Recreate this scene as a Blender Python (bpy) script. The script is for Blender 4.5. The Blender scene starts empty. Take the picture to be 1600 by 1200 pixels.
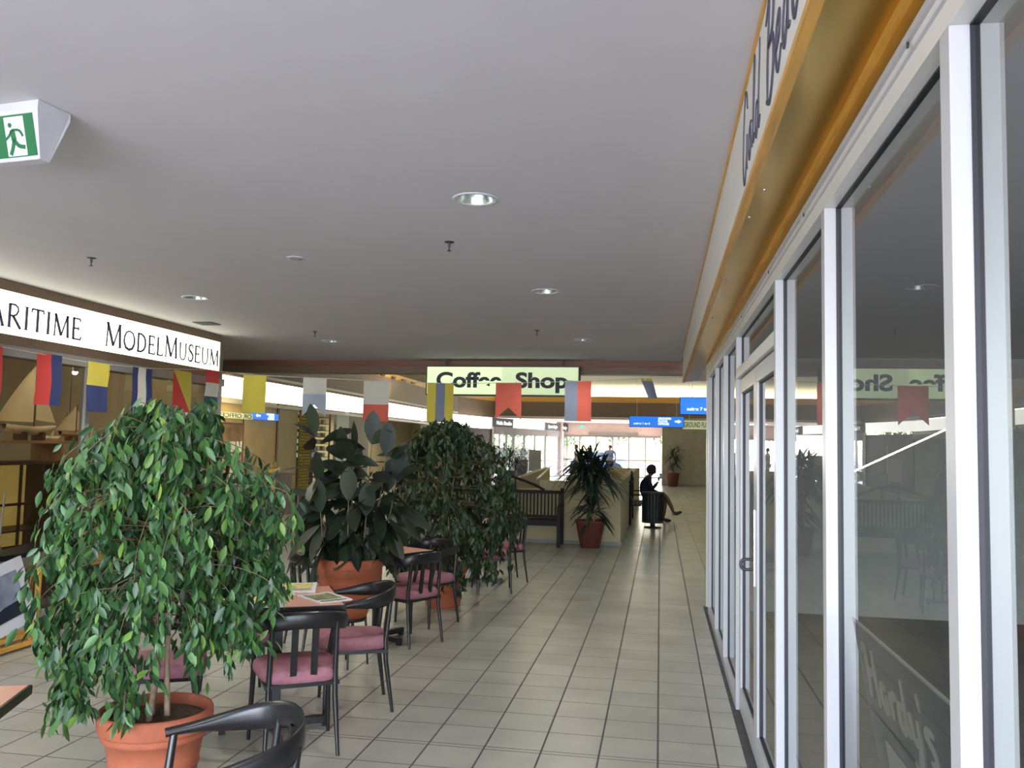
import bpy, math, random
from mathutils import Vector, Matrix
import numpy as np
S = bpy.context.scene
C = S.collection
R = math.radians
rnd = random.Random(7)

# ------------------------------------------------------------------ camera, world, light, exposure
yaw, pitch, roll = .1715, .072, .0203
cy, sy, cp, sp = math.cos(yaw), math.sin(yaw), math.cos(pitch), math.sin(pitch)
W = Vector((-sy*cp, cy*cp, sp)); RI = Vector((cy, sy, 0)); U = RI.cross(W)
cr, sr = math.cos(roll), math.sin(roll)
RI, U = RI*cr + U*sr, U*cr - RI*sr
cam = bpy.data.cameras.new('camera')
cam.sensor_width = 36; cam.lens = 1345/1600*36; cam.clip_start = .02; cam.clip_end = 300
co = bpy.data.objects.new('camera', cam); C.objects.link(co)
co.matrix_world = Matrix(((RI.x, U.x, -W.x, 0), (RI.y, U.y, -W.y, 0), (RI.z, U.z, -W.z, 1.61), (0, 0, 0, 1)))
S.camera = co
S.view_settings.view_transform = 'Standard'; S.view_settings.look = 'None'
S.view_settings.gamma = 1; S.view_settings.use_curve_mapping = False
S.view_settings.exposure = 0.42
wd = bpy.data.worlds.new('daylight'); S.world = wd; wd.use_nodes = True
wn = wd.node_tree.nodes; bg = wn['Background']
sky = wn.new('ShaderNodeTexSky'); sky.sky_type = 'NISHITA'; sky.sun_disc = False
sky.sun_elevation = R(50); sky.air_density = 1.0; sky.dust_density = 2.5; sky.ozone_density = 1.0
wd.node_tree.links.new(sky.outputs[0], bg.inputs[0]); bg.inputs[1].default_value = 1.6

def area(name, loc, aim, sx, sy_, power, col=(1, 1, 1), portal=False, spread=180):
    l = bpy.data.lights.new(name, 'AREA'); l.shape = 'RECTANGLE'; l.size = sx; l.size_y = sy_
    l.energy = power; l.color = col; l.spread = R(spread)
    if portal: l.cycles.is_portal = True
    o = bpy.data.objects.new(name, l); C.objects.link(o); o.location = loc
    d = Vector(aim) - Vector(loc); o.rotation_euler = d.to_track_quat('-Z', 'Y').to_euler()
    return o
def point(name, loc, power, col=(1, 1, 1), r=.05):
    l = bpy.data.lights.new(name, 'POINT'); l.energy = power; l.color = col; l.shadow_soft_size = r
    o = bpy.data.objects.new(name, l); C.objects.link(o); o.location = loc
    return o
# daylight through the open end of the arcade behind the viewer, and through the far entrance
area('daylight_near_entrance', (-2.0, -4.0, 1.3), (-2.0, 3, 2.6), 6.0, 2.4, 430, (.85, .87, 1))
area('fill_empty_shop', (3.0, -4.0, 1.3), (3.0, 3, 1.6), 3.6, 2.2, 130, (.92, .96, 1))  # unseen fill light added to brighten the shop interior
area('daylight_far_entrance', (-2.6, 47.7, 1.15), (-2.6, 40, .8), 5.2, 2.0, 130, (.92, .96, 1))
area('daylight_far_shops', (-6.9, 41.0, 1.6), (-3, 36, .8), 4.0, 1.6, 60, (.95, 1, .97))
# cove lamps of the raised ceiling
area('cove_lamp_end', (-3.5, 42.2, 3.6), (-3.5, 41.6, 5.2), 12.5, .4, 300, (1, .96, .76))
area('cove_lamp_side', (-9.7, 27, 3.6), (-8.9, 27, 5.2), .4, 24, 620, (1, .96, .78))

# ------------------------------------------------------------------ materials
def mat(name, col, rough=.6, metal=0, var=.06, scale=6, bump=0, bscale=60, spec=.5, emit=0, ecol=None):
    m = bpy.data.materials.new(name); m.use_nodes = True
    nt = m.node_tree; n = nt.nodes; L = nt.links; b = n['Principled BSDF']
    b.inputs['Roughness'].default_value = rough; b.inputs['Metallic'].default_value = metal
    b.inputs['Specular IOR Level'].default_value = spec
    tc = n.new('ShaderNodeTexCoord'); no = n.new('ShaderNodeTexNoise'); no.inputs['Scale'].default_value = scale
    no.inputs['Detail'].default_value = 4
    L.new(tc.outputs['Object'], no.inputs['Vector'])
    cr_ = n.new('ShaderNodeValToRGB')
    cr_.color_ramp.elements[0].position = .3; cr_.color_ramp.elements[1].position = .7
    cr_.color_ramp.elements[0].color = (*[max(0, c*(1-var)) for c in col], 1)
    cr_.color_ramp.elements[1].color = (*[min(1, c*(1+var)) for c in col], 1)
    L.new(no.outputs['Fac'], cr_.inputs[0]); L.new(cr_.outputs[0], b.inputs['Base Color'])
    if bump:
        n2 = n.new('ShaderNodeTexNoise'); n2.inputs['Scale'].default_value = bscale
        L.new(tc.outputs['Object'], n2.inputs['Vector'])
        bp = n.new('ShaderNodeBump'); bp.inputs['Strength'].default_value = bump; bp.inputs['Distance'].default_value = .01
        L.new(n2.outputs['Fac'], bp.inputs['Height']); L.new(bp.outputs[0], b.inputs['Normal'])
    if emit:
        b.inputs['Emission Color'].default_value = (*(ecol or col), 1)
        b.inputs['Emission Strength'].default_value = emit
    return m
def glass_mat(name, tint=(.93, .96, .95), ior=1.75):
    m = bpy.data.materials.new(name); m.use_nodes = True
    nt = m.node_tree; n = nt.nodes; L = nt.links
    for x in list(n):
        if x.type != 'OUTPUT_MATERIAL': n.remove(x)
    out = [x for x in n if x.type == 'OUTPUT_MATERIAL'][0]
    t = n.new('ShaderNodeBsdfTransparent'); t.inputs[0].default_value = (*tint, 1)
    g = n.new('ShaderNodeBsdfGlossy'); g.inputs['Roughness'].default_value = 0.0
    f = n.new('ShaderNodeFresnel'); f.inputs[0].default_value = ior
    geo = n.new('ShaderNodeNewGeometry'); mul = n.new('ShaderNodeMath'); mul.operation = 'MULTIPLY_ADD'
    # one sheet stands for both faces of the pane: same index seen from either side
    mul.inputs[1].default_value = 1/ior-ior; mul.inputs[2].default_value = ior
    L.new(geo.outputs['Backfacing'], mul.inputs[0]); L.new(mul.outputs[0], f.inputs[0])
    mx = n.new('ShaderNodeMixShader')
    L.new(f.outputs[0], mx.inputs[0]); L.new(t.outputs[0], mx.inputs[1]); L.new(g.outputs[0], mx.inputs[2])
    # backfacing fresnel node already inverts the index, so feed the same number
    L.remove(mul.outputs[0].links[0]); f.inputs[0].default_value = ior
    L.new(mx.outputs[0], out.inputs[0])
    return m
def wood(name, col, rough=.55, axis=2, scale=3, dark=.7):
    m = mat(name, col, rough); nt = m.node_tree; n = nt.nodes; L = nt.links
    no = [x for x in n if x.type == 'TEX_NOISE'][0]; tc = [x for x in n if x.type == 'TEX_COORD'][0]
    mp = n.new('ShaderNodeMapping'); s = [18, 18, 18]; s[axis] = 1.2
    mp.inputs['Scale'].default_value = s
    L.new(tc.outputs['Object'], mp.inputs[0]); L.new(mp.outputs[0], no.inputs['Vector']); no.inputs['Scale'].default_value = scale
    r = [x for x in n if x.type == 'VALTORGB'][0]
    r.color_ramp.elements[0].color = (*[c*dark for c in col], 1)
    return m
def tile_mat():
    m = mat('floor_tiles', (.50, .485, .42), .3, var=.09, scale=2.2)
    nt = m.node_tree; n = nt.nodes; L = nt.links; b = n['Principled BSDF']
    def M(op, a, c=None, d=None):
        x = n.new('ShaderNodeMath'); x.operation = op
        for i, v in enumerate((a, c, d)):
            if v is None: continue
            if isinstance(v, (int, float)): x.inputs[i].default_value = v
            else: L.new(v, x.inputs[i])
        return x.outputs[0]
    tc = [x for x in n if x.type == 'TEX_COORD'][0]
    sx = n.new('ShaderNodeSeparateXYZ'); L.new(tc.outputs['Object'], sx.inputs[0])
    X, Y = sx.outputs[0], sx.outputs[1]
    s = .305
    near = M('LESS_THAN', Y, 4.64); far = M('GREATER_THAN', Y, 9.255)
    y = M('ADD', M('SUBTRACT', Y, 4.661), M('SUBTRACT', M('MULTIPLY', near, .04), M('MULTIPLY', far, .04)))
    fx = M('DIVIDE', M('ADD', X, 61.0), s); fy = M('DIVIDE', M('ADD', y, 61.0), s)
    dx = M('MULTIPLY', M('PINGPONG', fx, .5), s); dy = M('MULTIPLY', M('PINGPONG', fy, .5), s)
    gx = M('LESS_THAN', dx, .0052); gy = M('LESS_THAN', dy, .0038)
    g = M('MAXIMUM', gx, gy)
    cell = n.new('ShaderNodeCombineXYZ'); L.new(M('FLOOR', fx), cell.inputs[0]); L.new(M('FLOOR', fy), cell.inputs[1])
    wn_ = n.new('ShaderNodeTexWhiteNoise'); L.new(cell.outputs[0], wn_.inputs['Vector'])
    ramp = [x for x in n if x.type == 'VALTORGB'][0]
    hsv = n.new('ShaderNodeHueSaturation'); L.new(ramp.outputs[0], hsv.inputs['Color'])
    L.new(M('MULTIPLY_ADD', wn_.outputs['Value'], .10, .95), hsv.inputs['Value'])
    # fine speckle of the glaze
    sp_ = n.new('ShaderNodeTexNoise'); sp_.inputs['Scale'].default_value = 220; L.new(tc.outputs['Object'], sp_.inputs['Vector'])
    mx2 = n.new('ShaderNodeMix'); mx2.data_type = 'RGBA'; mx2.blend_type = 'MULTIPLY'; mx2.inputs[0].default_value = .35
    L.new(hsv.outputs[0], mx2.inputs[6]); L.new(sp_.outputs['Fac'], mx2.inputs[7])
    mx = n.new('ShaderNodeMix'); mx.data_type = 'RGBA'
    L.new(g, mx.inputs[0]); L.new(mx2.outputs[2], mx.inputs[6]); mx.inputs[7].default_value = (.075, .07, .065, 1)
    L.new(mx.outputs[2], b.inputs['Base Color'])
    L.new(M('MULTIPLY_ADD', g, .4, .27), b.inputs['Roughness'])
    bp = n.new('ShaderNodeBump'); bp.inputs['Strength'].default_value = .5; bp.inputs['Distance'].default_value = .003
    L.new(M('SUBTRACT', 1, g), bp.inputs['Height']); L.new(bp.outputs[0], b.inputs['Normal'])
    return m
def plank_mat(name, col, axis=2, width=.095):
    m = wood(name, col, .5, axis=1 if axis == 2 else 0); nt = m.node_tree; n = nt.nodes; L = nt.links; b = n['Principled BSDF']
    tc = [x for x in n if x.type == 'TEX_COORD'][0]
    sx = n.new('ShaderNodeSeparateXYZ'); L.new(tc.outputs['Object'], sx.inputs[0])
    a = n.new('ShaderNodeMath'); a.operation = 'DIVIDE'; L.new(sx.outputs[axis], a.inputs[0]); a.inputs[1].default_value = width
    f = n.new('ShaderNodeMath'); f.operation = 'FRACT'; L.new(a.outputs[0], f.inputs[0])
    l = n.new('ShaderNodeMath'); l.operation = 'LESS_THAN'; L.new(f.outputs[0], l.inputs[0]); l.inputs[1].default_value = .07
    ramp = [x for x in n if x.type == 'VALTORGB'][0]
    mx = n.new('ShaderNodeMix'); mx.data_type = 'RGBA'; L.new(l.outputs[0], mx.inputs[0]); L.new(ramp.outputs[0], mx.inputs[6])
    mx.inputs[7].default_value = (*[c*.4 for c in col], 1); L.new(mx.outputs[2], b.inputs['Base Color'])
    return m

M = {}
M['tile'] = tile_mat()
M['ceil'] = mat('painted_ceiling', (.61, .585, .605), .9, var=.015, scale=3, bump=.05, bscale=200)
M['atrium'] = mat('cream_paint', (.82, .80, .66), .9, var=.02)
M['white_al'] = mat('white_powder_coat', (.44, .44, .455), .3, var=.01, spec=.5)
M['cream_al'] = mat('cream_powder_coat', (.62, .60, .56), .35, var=.02)
M['gasket'] = mat('black_rubber', (.012, .012, .02), .5, var=.1)
M['glass'] = glass_mat('shop_glass')
M['glass2'] = glass_mat('museum_glass', (.95, .95, .92), 1.45)
M['brass'] = mat('brass_sheet', (.72, .50, .16), .3, 1, var=.08, scale=1.2)
M['orange'] = wood('varnished_pine', (.72, .38, .07), .4, axis=1)
M['brown'] = plank_mat('brown_boards', (.205, .135, .085))
M['brownx'] = plank_mat('brown_end_boards', (.25, .18, .13), axis=2)
M['timber'] = wood('stained_beam', (.24, .16, .10), .5, axis=0)
M['redtimber'] = wood('red_stained_timber', (.30, .13, .08), .5, axis=0)
M['beige'] = mat('beige_render', (.52, .44, .27), .75, var=.06, scale=4, bump=.15)
M['beigew'] = mat('beige_brick_paint', (.40, .36, .27), .75, var=.08, scale=4, bump=.3)
M['grey'] = mat('grey_paint', (.30, .29, .27), .7)
M['dgrey'] = mat('dark_grey_paint', (.10, .10, .10), .6)
M['carpet'] = mat('grey_carpet', (.17, .175, .165), .95, var=.15, scale=90)
M['shopwall'] = mat('empty_shop_wall', (.50, .50, .48), .85)
M['fasciaw'] = mat('white_fascia_panel', (.66, .63, .58), .6, var=.02)
M['black'] = mat('black_lacquer', (.014, .013, .014), .28, var=.2)
M['ink'] = mat('sign_ink', (.10, .10, .17), .6)
M['ink2'] = mat('sign_ink_grey', (.06, .06, .09), .6)
M['pink'] = mat('mauve_velour', (.36, .15, .185), .85, var=.16, scale=25, bump=.25, bscale=300)
M['laminate'] = mat('salmon_laminate', (.66, .33, .24), .35, var=.05)
M['terra'] = mat('terracotta', (.42, .115, .055), .75, var=.14, scale=9, bump=.15, bscale=90)
M['terrad'] = mat('old_terracotta', (.19, .055, .04), .8, var=.14, scale=9, bump=.15)
M['soil'] = mat('soil', (.09, .05, .03), .95, var=.4, scale=60, bump=.8, bscale=60)
M['bark'] = mat('pale_bark', (.42, .30, .20), .85, var=.2, scale=30, bump=.3)
def leaf_mat(name, stops, rough=.42, spec=.5):
    m = mat(name, stops[0][1], rough, spec=spec); nt = m.node_tree; n = nt.nodes
    g_ = n.new('ShaderNodeNewGeometry'); r_ = n.new('ShaderNodeValToRGB'); cr2_ = r_.color_ramp
    cr2_.elements[0].position = stops[0][0]; cr2_.elements[0].color = (*stops[0][1], 1)
    cr2_.elements[1].position = stops[-1][0]; cr2_.elements[1].color = (*stops[-1][1], 1)
    for p_, c_ in stops[1:-1]: e_ = cr2_.elements.new(p_); e_.color = (*c_, 1)
    nt.links.new(g_.outputs['Random Per Island'], r_.inputs[0]); nt.links.new(r_.outputs[0], n['Principled BSDF'].inputs['Base Color'])
    return m
M['twig'] = mat('twig_bark', (.20, .14, .085), .85, var=.2, scale=30)
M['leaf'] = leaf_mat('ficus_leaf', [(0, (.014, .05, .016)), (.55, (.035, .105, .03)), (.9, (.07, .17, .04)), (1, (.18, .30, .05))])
M['leaf_shade'] = leaf_mat('shaded_ficus_leaf', [(0, (.006, .018, .005)), (.7, (.016, .045, .012)), (1, (.05, .09, .025))], .5)  # fig leaf colours darkened for the shadow the second fig stands in
M['rubber'] = leaf_mat('rubber_plant_leaf', [(0, (.008, .014, .008)), (.7, (.02, .034, .018)), (1, (.045, .055, .03))], .38, .4)
M['drac'] = leaf_mat('dracaena_leaf', [(0, (.012, .025, .018)), (.8, (.03, .055, .04)), (1, (.06, .09, .05))], .45)
M['paper'] = mat('glossy_paper', (.75, .75, .78), .4)
M['slatw'] = wood('dark_bench_timber', (.016, .012, .012), .7)
M['metal'] = mat('brushed_steel', (.5, .5, .5), .25, 1)
M['chrome'] = mat('chrome', (.75, .75, .75), .12, 1)
M['dmetal'] = mat('dark_metal', (.06, .06, .065), .45, .6)
M['stone'] = mat('dark_stone_sill', (.05, .05, .055), .6, var=.4, scale=12)
M['skin'] = mat('skin', (.20, .105, .07), .6)
M['hair'] = mat('dark_hair', (.03, .02, .018), .8)
M['navy'] = mat('navy_cloth', (.015, .018, .035), .9)
M['greycloth'] = mat('grey_cloth', (.16, .15, .16), .9)
M['bluecloth'] = mat('slate_cloth', (.10, .12, .20), .9)
M['stonew'] = mat('pale_paving', (.55, .54, .50), .8)
M['greenery'] = mat('garden_leaf', (.10, .22, .06), .7, var=.5, scale=8)
M['carblue'] = mat('blue_car_paint', (.35, .48, .72), .3)
M['woodw'] = wood('warm_display_wood', (.42, .22, .08), .5)
M['woodd'] = wood('dark_display_wood', (.08, .035, .02), .5)
M['panelw'] = mat('honey_panel', (.58, .42, .19), .55, var=.06, scale=3)
M['sail'] = mat('sail_cloth', (.72, .56, .34), .8, var=.05)
M['sailb'] = mat('pale_blue_sail', (.45, .55, .85), .8)
M['hullw'] = mat('hull_white', (.7, .7, .68), .4)
M['hulln'] = mat('hull_navy', (.02, .03, .07), .35)
M['red'] = mat('red_bunting', (.62, .055, .045), .85, var=.04, bump=.2, bscale=400)
M['blue'] = mat('blue_bunting', (.03, .045, .15), .85, var=.04, bump=.2, bscale=400)
M['yellow'] = mat('yellow_bunting', (.62, .52, .07), .85, var=.04, bump=.2, bscale=400)
M['white'] = mat('white_bunting', (.62, .60, .52), .85, var=.04, bump=.2, bscale=400)
M['slate'] = mat('slate_blue_bunting', (.20, .23, .31), .85, var=.04, bump=.2, bscale=400)
M['ltblue'] = mat('pale_blue_bunting', (.36, .42, .48), .85, var=.04, bump=.2, bscale=400)
M['string'] = mat('cord', (.55, .52, .45), .8)
M['museumwall'] = mat('museum_wall', (.30, .25, .15), .8)
M['red2'] = mat('faded_red_bunting', (.60, .12, .08), .85, var=.04, bump=.2, bscale=400)
M['lit'] = mat('lit_sign_face', (.95, .95, .9), .5, emit=2.6, ecol=(1, .98, .74))
M['litband'] = mat('lit_band_face', (.95, .95, .9), .5, emit=2.2, ecol=(1, 1, .93))
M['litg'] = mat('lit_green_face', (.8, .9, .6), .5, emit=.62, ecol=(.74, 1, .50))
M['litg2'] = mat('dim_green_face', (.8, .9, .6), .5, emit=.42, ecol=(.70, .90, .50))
M['lity'] = mat('lit_offices_face', (.7, .75, .45), .5, emit=.25, ecol=(.75, .85, .45))
M['litblue'] = mat('lit_blue_face', (.02, .15, .8), .5, emit=.6, ecol=(.03, .24, .95))
M['litw'] = mat('lit_white_letters', (.9, .95, 1), .5, emit=.9, ecol=(.8, .93, 1))
M['green'] = mat('exit_green', (.0, .13, .04), .4, emit=.03, ecol=(0, .4, .12))
M['exitw'] = mat('exit_white', (.75, .85, .8), .4, emit=.05)
M['plasw'] = mat('white_plastic', (.60, .60, .64), .4)
M['bulb'] = mat('lamp_glass', (.8, .9, .8), .3, emit=2.5, ecol=(.85, 1, .85))
M['spot'] = mat('spot_lamp', (1, .9, .8), .3, emit=30, ecol=(1, .85, .8))
M['golden'] = mat('amber_lit_panel', (.42, .30, .08), .6, emit=.13, ecol=(1, .70, .18))
M['photo'] = mat('printed_sea_sky', (.25, .28, .36), .35, var=.5, scale=5)
M['photod'] = mat('printed_dark_sea', (.015, .02, .035), .35, var=.5, scale=9)
M['poster'] = mat('smoky_poster_film', (.085, .12, .21), .3, var=.25, scale=4)
M['posterl'] = mat('poster_lettering', (.72, .76, .8), .5)
M['pred'] = mat('printed_red', (.65, .05, .04), .5)
M['pyel'] = mat('printed_yellow', (.65, .55, .2), .4, var=.5, scale=30)
M['pgrn'] = mat('printed_olive', (.25, .26, .14), .4, var=.6, scale=40)

# ------------------------------------------------------------------ mesh helpers
class MB:
    def __init__(s): s.v = []; s.f = []; s.sm = []
    def add(s, vs, fs, smooth=False):
        o = len(s.v); s.v += [tuple(v) for v in vs]
        for f in fs: s.f.append(tuple(i+o for i in f)); s.sm.append(smooth)
        return s
    def box(s, x0, x1, y0, y1, z0, z1, T=None):
        vs = [(x, y, z) for z in (z0, z1) for y in (y0, y1) for x in (x0, x1)]
        if T: vs = [T @ Vector(v) for v in vs]
        return s.add(vs, [(0, 2, 3, 1), (4, 5, 7, 6), (0, 1, 5, 4), (2, 6, 7, 3), (0, 4, 6, 2), (1, 3, 7, 5)])
    def tube(s, pts, rad, n=8, cap=True, flat=None):
        """swept round or elliptical bar; rad number or list; flat=list of (ra, rb) with rb along world z"""
        P = [Vector(p) for p in pts]; rings = []
        up0 = None
        for i, p in enumerate(P):
            t = (P[min(i+1, len(P)-1)] - P[max(i-1, 0)]).normalized()
            if flat is not None:
                b = Vector((0, 0, 1)); b = (b - t*b.dot(t)).normalized(); a = t.cross(b)
                ra, rb = flat[i]
            else:
                if up0 is None:
                    up0 = Vector((0, 0, 1)) if abs(t.z) < .9 else Vector((1, 0, 0))
                b = (up0 - t*up0.dot(t)).normalized(); up0 = b; a = t.cross(b)
                ra = rb = rad[i] if isinstance(rad, (list, tuple)) else rad
            rings.append([p + a*ra*math.cos(2*math.pi*k/n) + b*rb*math.sin(2*math.pi*k/n) for k in range(n)])
        vs = [v for r in rings for v in r]; fs = []
        for i in range(len(P)-1):
            for k in range(n):
                fs.append((i*n+k, i*n+(k+1) % n, (i+1)*n+(k+1) % n, (i+1)*n+k))
        s.add(vs, fs, True)
        if cap: s.add(rings[0], [tuple(reversed(range(n)))]); s.add(rings[-1], [tuple(range(n))])
        return s
    def lathe(s, prof, n=40, c=(0, 0, 0), cap=False):
        vs = [(c[0]+r*math.cos(2*math.pi*k/n), c[1]+r*math.sin(2*math.pi*k/n), c[2]+z) for r, z in prof for k in range(n)]
        fs = [(i*n+k, i*n+(k+1) % n, (i+1)*n+(k+1) % n, (i+1)*n+k) for i in range(len(prof)-1) for k in range(n)]
        s.add(vs, fs, True)
        if cap: s.add(vs[:n], [tuple(reversed(range(n)))]); s.add(vs[-n:], [tuple(range(n))])
        return s
    def prism(s, poly, fn, d0, d1):
        n = len(poly); vs = [fn(u, v, d0) for u, v in poly] + [fn(u, v, d1) for u, v in poly]
        return s.add(vs, [tuple(range(n)), tuple(reversed(range(n, 2*n)))] + [(i, i+n, (i+1) % n+n, (i+1) % n) for i in range(n)])
    def ribbon(s, pts, ws, fn, d0, d1):
        """flat brush stroke in the plane of fn(u, v, depth)"""
        P = [Vector((a, b)) for a, b in pts]; Lf = []; Rt = []
        for i, p in enumerate(P):
            t = P[min(i+1, len(P)-1)] - P[max(i-1, 0)]
            if t.length < 1e-9: t = Vector((1, 0))
            t.normalize(); nn = Vector((-t.y, t.x)); w = (ws[i] if isinstance(ws, (list, tuple)) else ws)/2
            Lf.append(p+nn*w); Rt.append(p-nn*w)
        for i in range(len(P)-1):
            s.prism([Lf[i], Lf[i+1], Rt[i+1], Rt[i]], fn, d0, d1)
        return s
    def build(s, name, m, parent=None, loc=None, bevel=0, seg=2):
        me = bpy.data.meshes.new(name); me.from_pydata(s.v, [], s.f)
        me.polygons.foreach_set('use_smooth', s.sm); me.materials.append(M[m] if isinstance(m, str) else m)
        me.update()
        o = bpy.data.objects.new(name, me); C.objects.link(o)
        if parent: o.parent = parent
        if loc: o.location = loc
        if bevel:
            b = o.modifiers.new('bevel', 'BEVEL'); b.width = bevel; b.segments = seg; b.limit_method = 'ANGLE'
        return o
def tag(o, label, cat=None, group=None, kind=None):
    o['label'] = label
    if cat: o['category'] = cat
    if group: o['group'] = group
    if kind: o['kind'] = kind
    return o
def thing(name, label, cat, loc=(0, 0, 0), rz=0, group=None):
    o = bpy.data.objects.new(name, None); C.objects.link(o); o.location = loc; o.rotation_euler = (0, 0, rz)
    o.empty_display_size = .1
    return tag(o, label, cat, group)
def struct(o, label=None):
    o['kind'] = 'structure'
    if label: o['label'] = label
    return o
def sbox(name, m, x0, x1, y0, y1, z0, z1, label=None, parent=None):
    cx, cy_, cz = (x0+x1)/2, (y0+y1)/2, (z0+z1)/2
    o = MB().box(x0-cx, x1-cx, y0-cy_, y1-cy_, z0-cz, z1-cz).build(name, m, parent, (cx, cy_, cz))
    if not parent: struct(o, label)
    elif label: o['label'] = label
    return o
def dup(root, loc=None, rz=None, label=None, group=None):
    r = root.copy(); C.objects.link(r)
    if loc is not None: r.location = loc
    if rz is not None: r.rotation_euler = (0, 0, rz)
    if label: r['label'] = label
    if group: r['group'] = group
    for ch in list(root.children):
        c = ch.copy(); C.objects.link(c); c.parent = r
        for g in list(ch.children):
            d = g.copy(); C.objects.link(d); d.parent = c
    return r
def text_mesh(name, body, size, m, parent, loc, rot, bold=0.0, shear=0, extrude=.002, width=None, align='LEFT', label=None, sx=1, space=1.0, lines=1.0):
    cu = bpy.data.curves.new(name, 'FONT'); cu.body = body; cu.size = size; cu.offset = bold; cu.shear = shear
    cu.extrude = extrude; cu.align_x = align; cu.space_character = space; cu.space_line = lines
    o = bpy.data.objects.new(name, cu); C.objects.link(o)
    dg = bpy.context.evaluated_depsgraph_get(); dg.update()
    me = bpy.data.meshes.new_from_object(o.evaluated_get(dg)); bpy.data.objects.remove(o)
    if width:
        xs = [v.co.x for v in me.vertices]; k = width/(max(xs)-min(xs)); x0 = min(xs)
        for v in me.vertices: v.co.x = (v.co.x-x0)*k
    if sx != 1:
        for v in me.vertices: v.co.x *= sx
    me.name = name; me.materials.clear(); me.materials.append(M[m])
    o = bpy.data.objects.new(name, me); C.objects.link(o); o.location = loc; o.rotation_euler = rot
    if parent: o.parent = parent
    if label: o['label'] = label
    return o
def spline(pts, n=8):
    P = [Vector((*p, 0)[:3]) if len(p) == 2 else Vector(p) for p in pts]; out = []
    P = [P[0]*2-P[1]] + P + [P[-1]*2-P[-2]]
    for i in range(1, len(P)-2):
        for k in range(n):
            t = k/n
            out.append(.5*((2*P[i]) + (-P[i-1]+P[i+1])*t + (2*P[i-1]-5*P[i]+4*P[i+1]-P[i+2])*t*t + (-P[i-1]+3*P[i]-3*P[i+1]+P[i+2])*t**3))
    out.append(P[-2]); return out

# ------------------------------------------------------------------ shell of the arcade
CZ = 2.9
struct(MB().box(-12, 6, -4.2, 49.5, -.1, 0).build('floor', 'tile'), 'beige square tile floor with dark grout running down the arcade')
struct(MB().box(-40, 30, 49.5, 90, -.12, -.02).build('ground', 'stonew'), 'pale sunlit paving outside the far doors')
LIGHTS = [(-.966, 4.338, .108), (-.946, 7.024, .108), (-.931, 10.266, .108), (-4.18, 7.157, .108), (-4.163, 10.371, .108), (-4.2, 3.9, .108), (-.97, 1.35, .108)]
def ceiling_mesh():
    x0, x1, y0, y1 = -12, .30, -4.2, 12.86
    xs = sorted({x0, x1} | {round(l[0]+s*.16, 4) for l in LIGHTS for s in (-1, 1)})
    ys = sorted({y0, y1} | {round(l[1]+s*.16, 4) for l in LIGHTS for s in (-1, 1)})
    mb = MB()
    for i in range(len(xs)-1):
        for j in range(len(ys)-1):
            a, b, c, d = xs[i], xs[i+1], ys[j], ys[j+1]
            if any(l[0]-.16 < (a+b)/2 < l[0]+.16 and l[1]-.16 < (c+d)/2 < l[1]+.16 for l in LIGHTS): continue
            mb.add([(a, c, CZ), (b, c, CZ), (b, d, CZ), (a, d, CZ)], [(0, 3, 2, 1)])
    for lx, ly, r in LIGHTS:
        n = 32; vs = []
        for k in range(n):
            t = 2*math.pi*k/n; c_, s_ = math.cos(t), math.sin(t); q = .16/max(abs(c_), abs(s_))
            vs += [(lx+r*c_, ly+r*s_, CZ), (lx+q*c_, ly+q*s_, CZ)]
        mb.add(vs, [(2*k, (2*k+2) % (2*n), (2*k+3) % (2*n), 2*k+1) for k in range(n)])
    mb.box(x0, x1, y0, y1, CZ+.2, CZ+.25)
    return mb
struct(ceiling_mesh().build('ceiling', 'ceil'), 'low white plaster ceiling over the cafe seating')
# beam where the low ceiling ends
struct(MB().box(-12, .32, 12.86, 13.05, 2.80, 3.3).build('trim_1', 'redtimber'), 'reddish timber strip above the long beam')
struct(MB().box(-12, .32, 12.80, 13.05, 2.70, 2.80).build('trim_2', 'timber'), 'brown timber beam across the end of the low ceiling')
# right hand fascia over the shopfront
fa = thing('sign_fascia', 'long pale fascia board with brush lettering over the white shopfront', 'signboard', (0, 0, 0))
MB().box(.29, .31, -4.2, 11.64, 2.515, 2.94).build('panel', 'fasciaw', fa)
MB().box(.283, .312, -4.2, 11.64, 2.495, 2.517).build('edge_strip', 'orange', fa)
MB().box(.281, .289, -4.2, 11.64, 2.885, 2.899).build('top_strip', 'orange', fa)
struct(MB().add([(.312, -4.2, 2.505), (.312, 11.64, 2.505), (.49, 11.64, 2.525), (.49, -4.2, 2.525)], [(0, 1, 2, 3)]).box(.312, .49, -4.2, 11.64, 2.526, 2.54).build('trim_3', 'brass'), 'brass sheet soffit above the shopfront')
struct(MB().box(.470, .49, -4.2, 9.25, 2.50, 2.525).build('trim_4', 'orange'), 'varnished strip under the brass soffit')
struct(MB().box(.482, .50, -4.2, 9.25, 2.425, 2.50).build('trim_5', 'brass'), 'brass backing above the window head')
struct(MB().box(.29, .60, 11.6, 11.64, 2.52, 2.92).build('trim_6', 'timber'), 'brown end board of the fascia')
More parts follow.
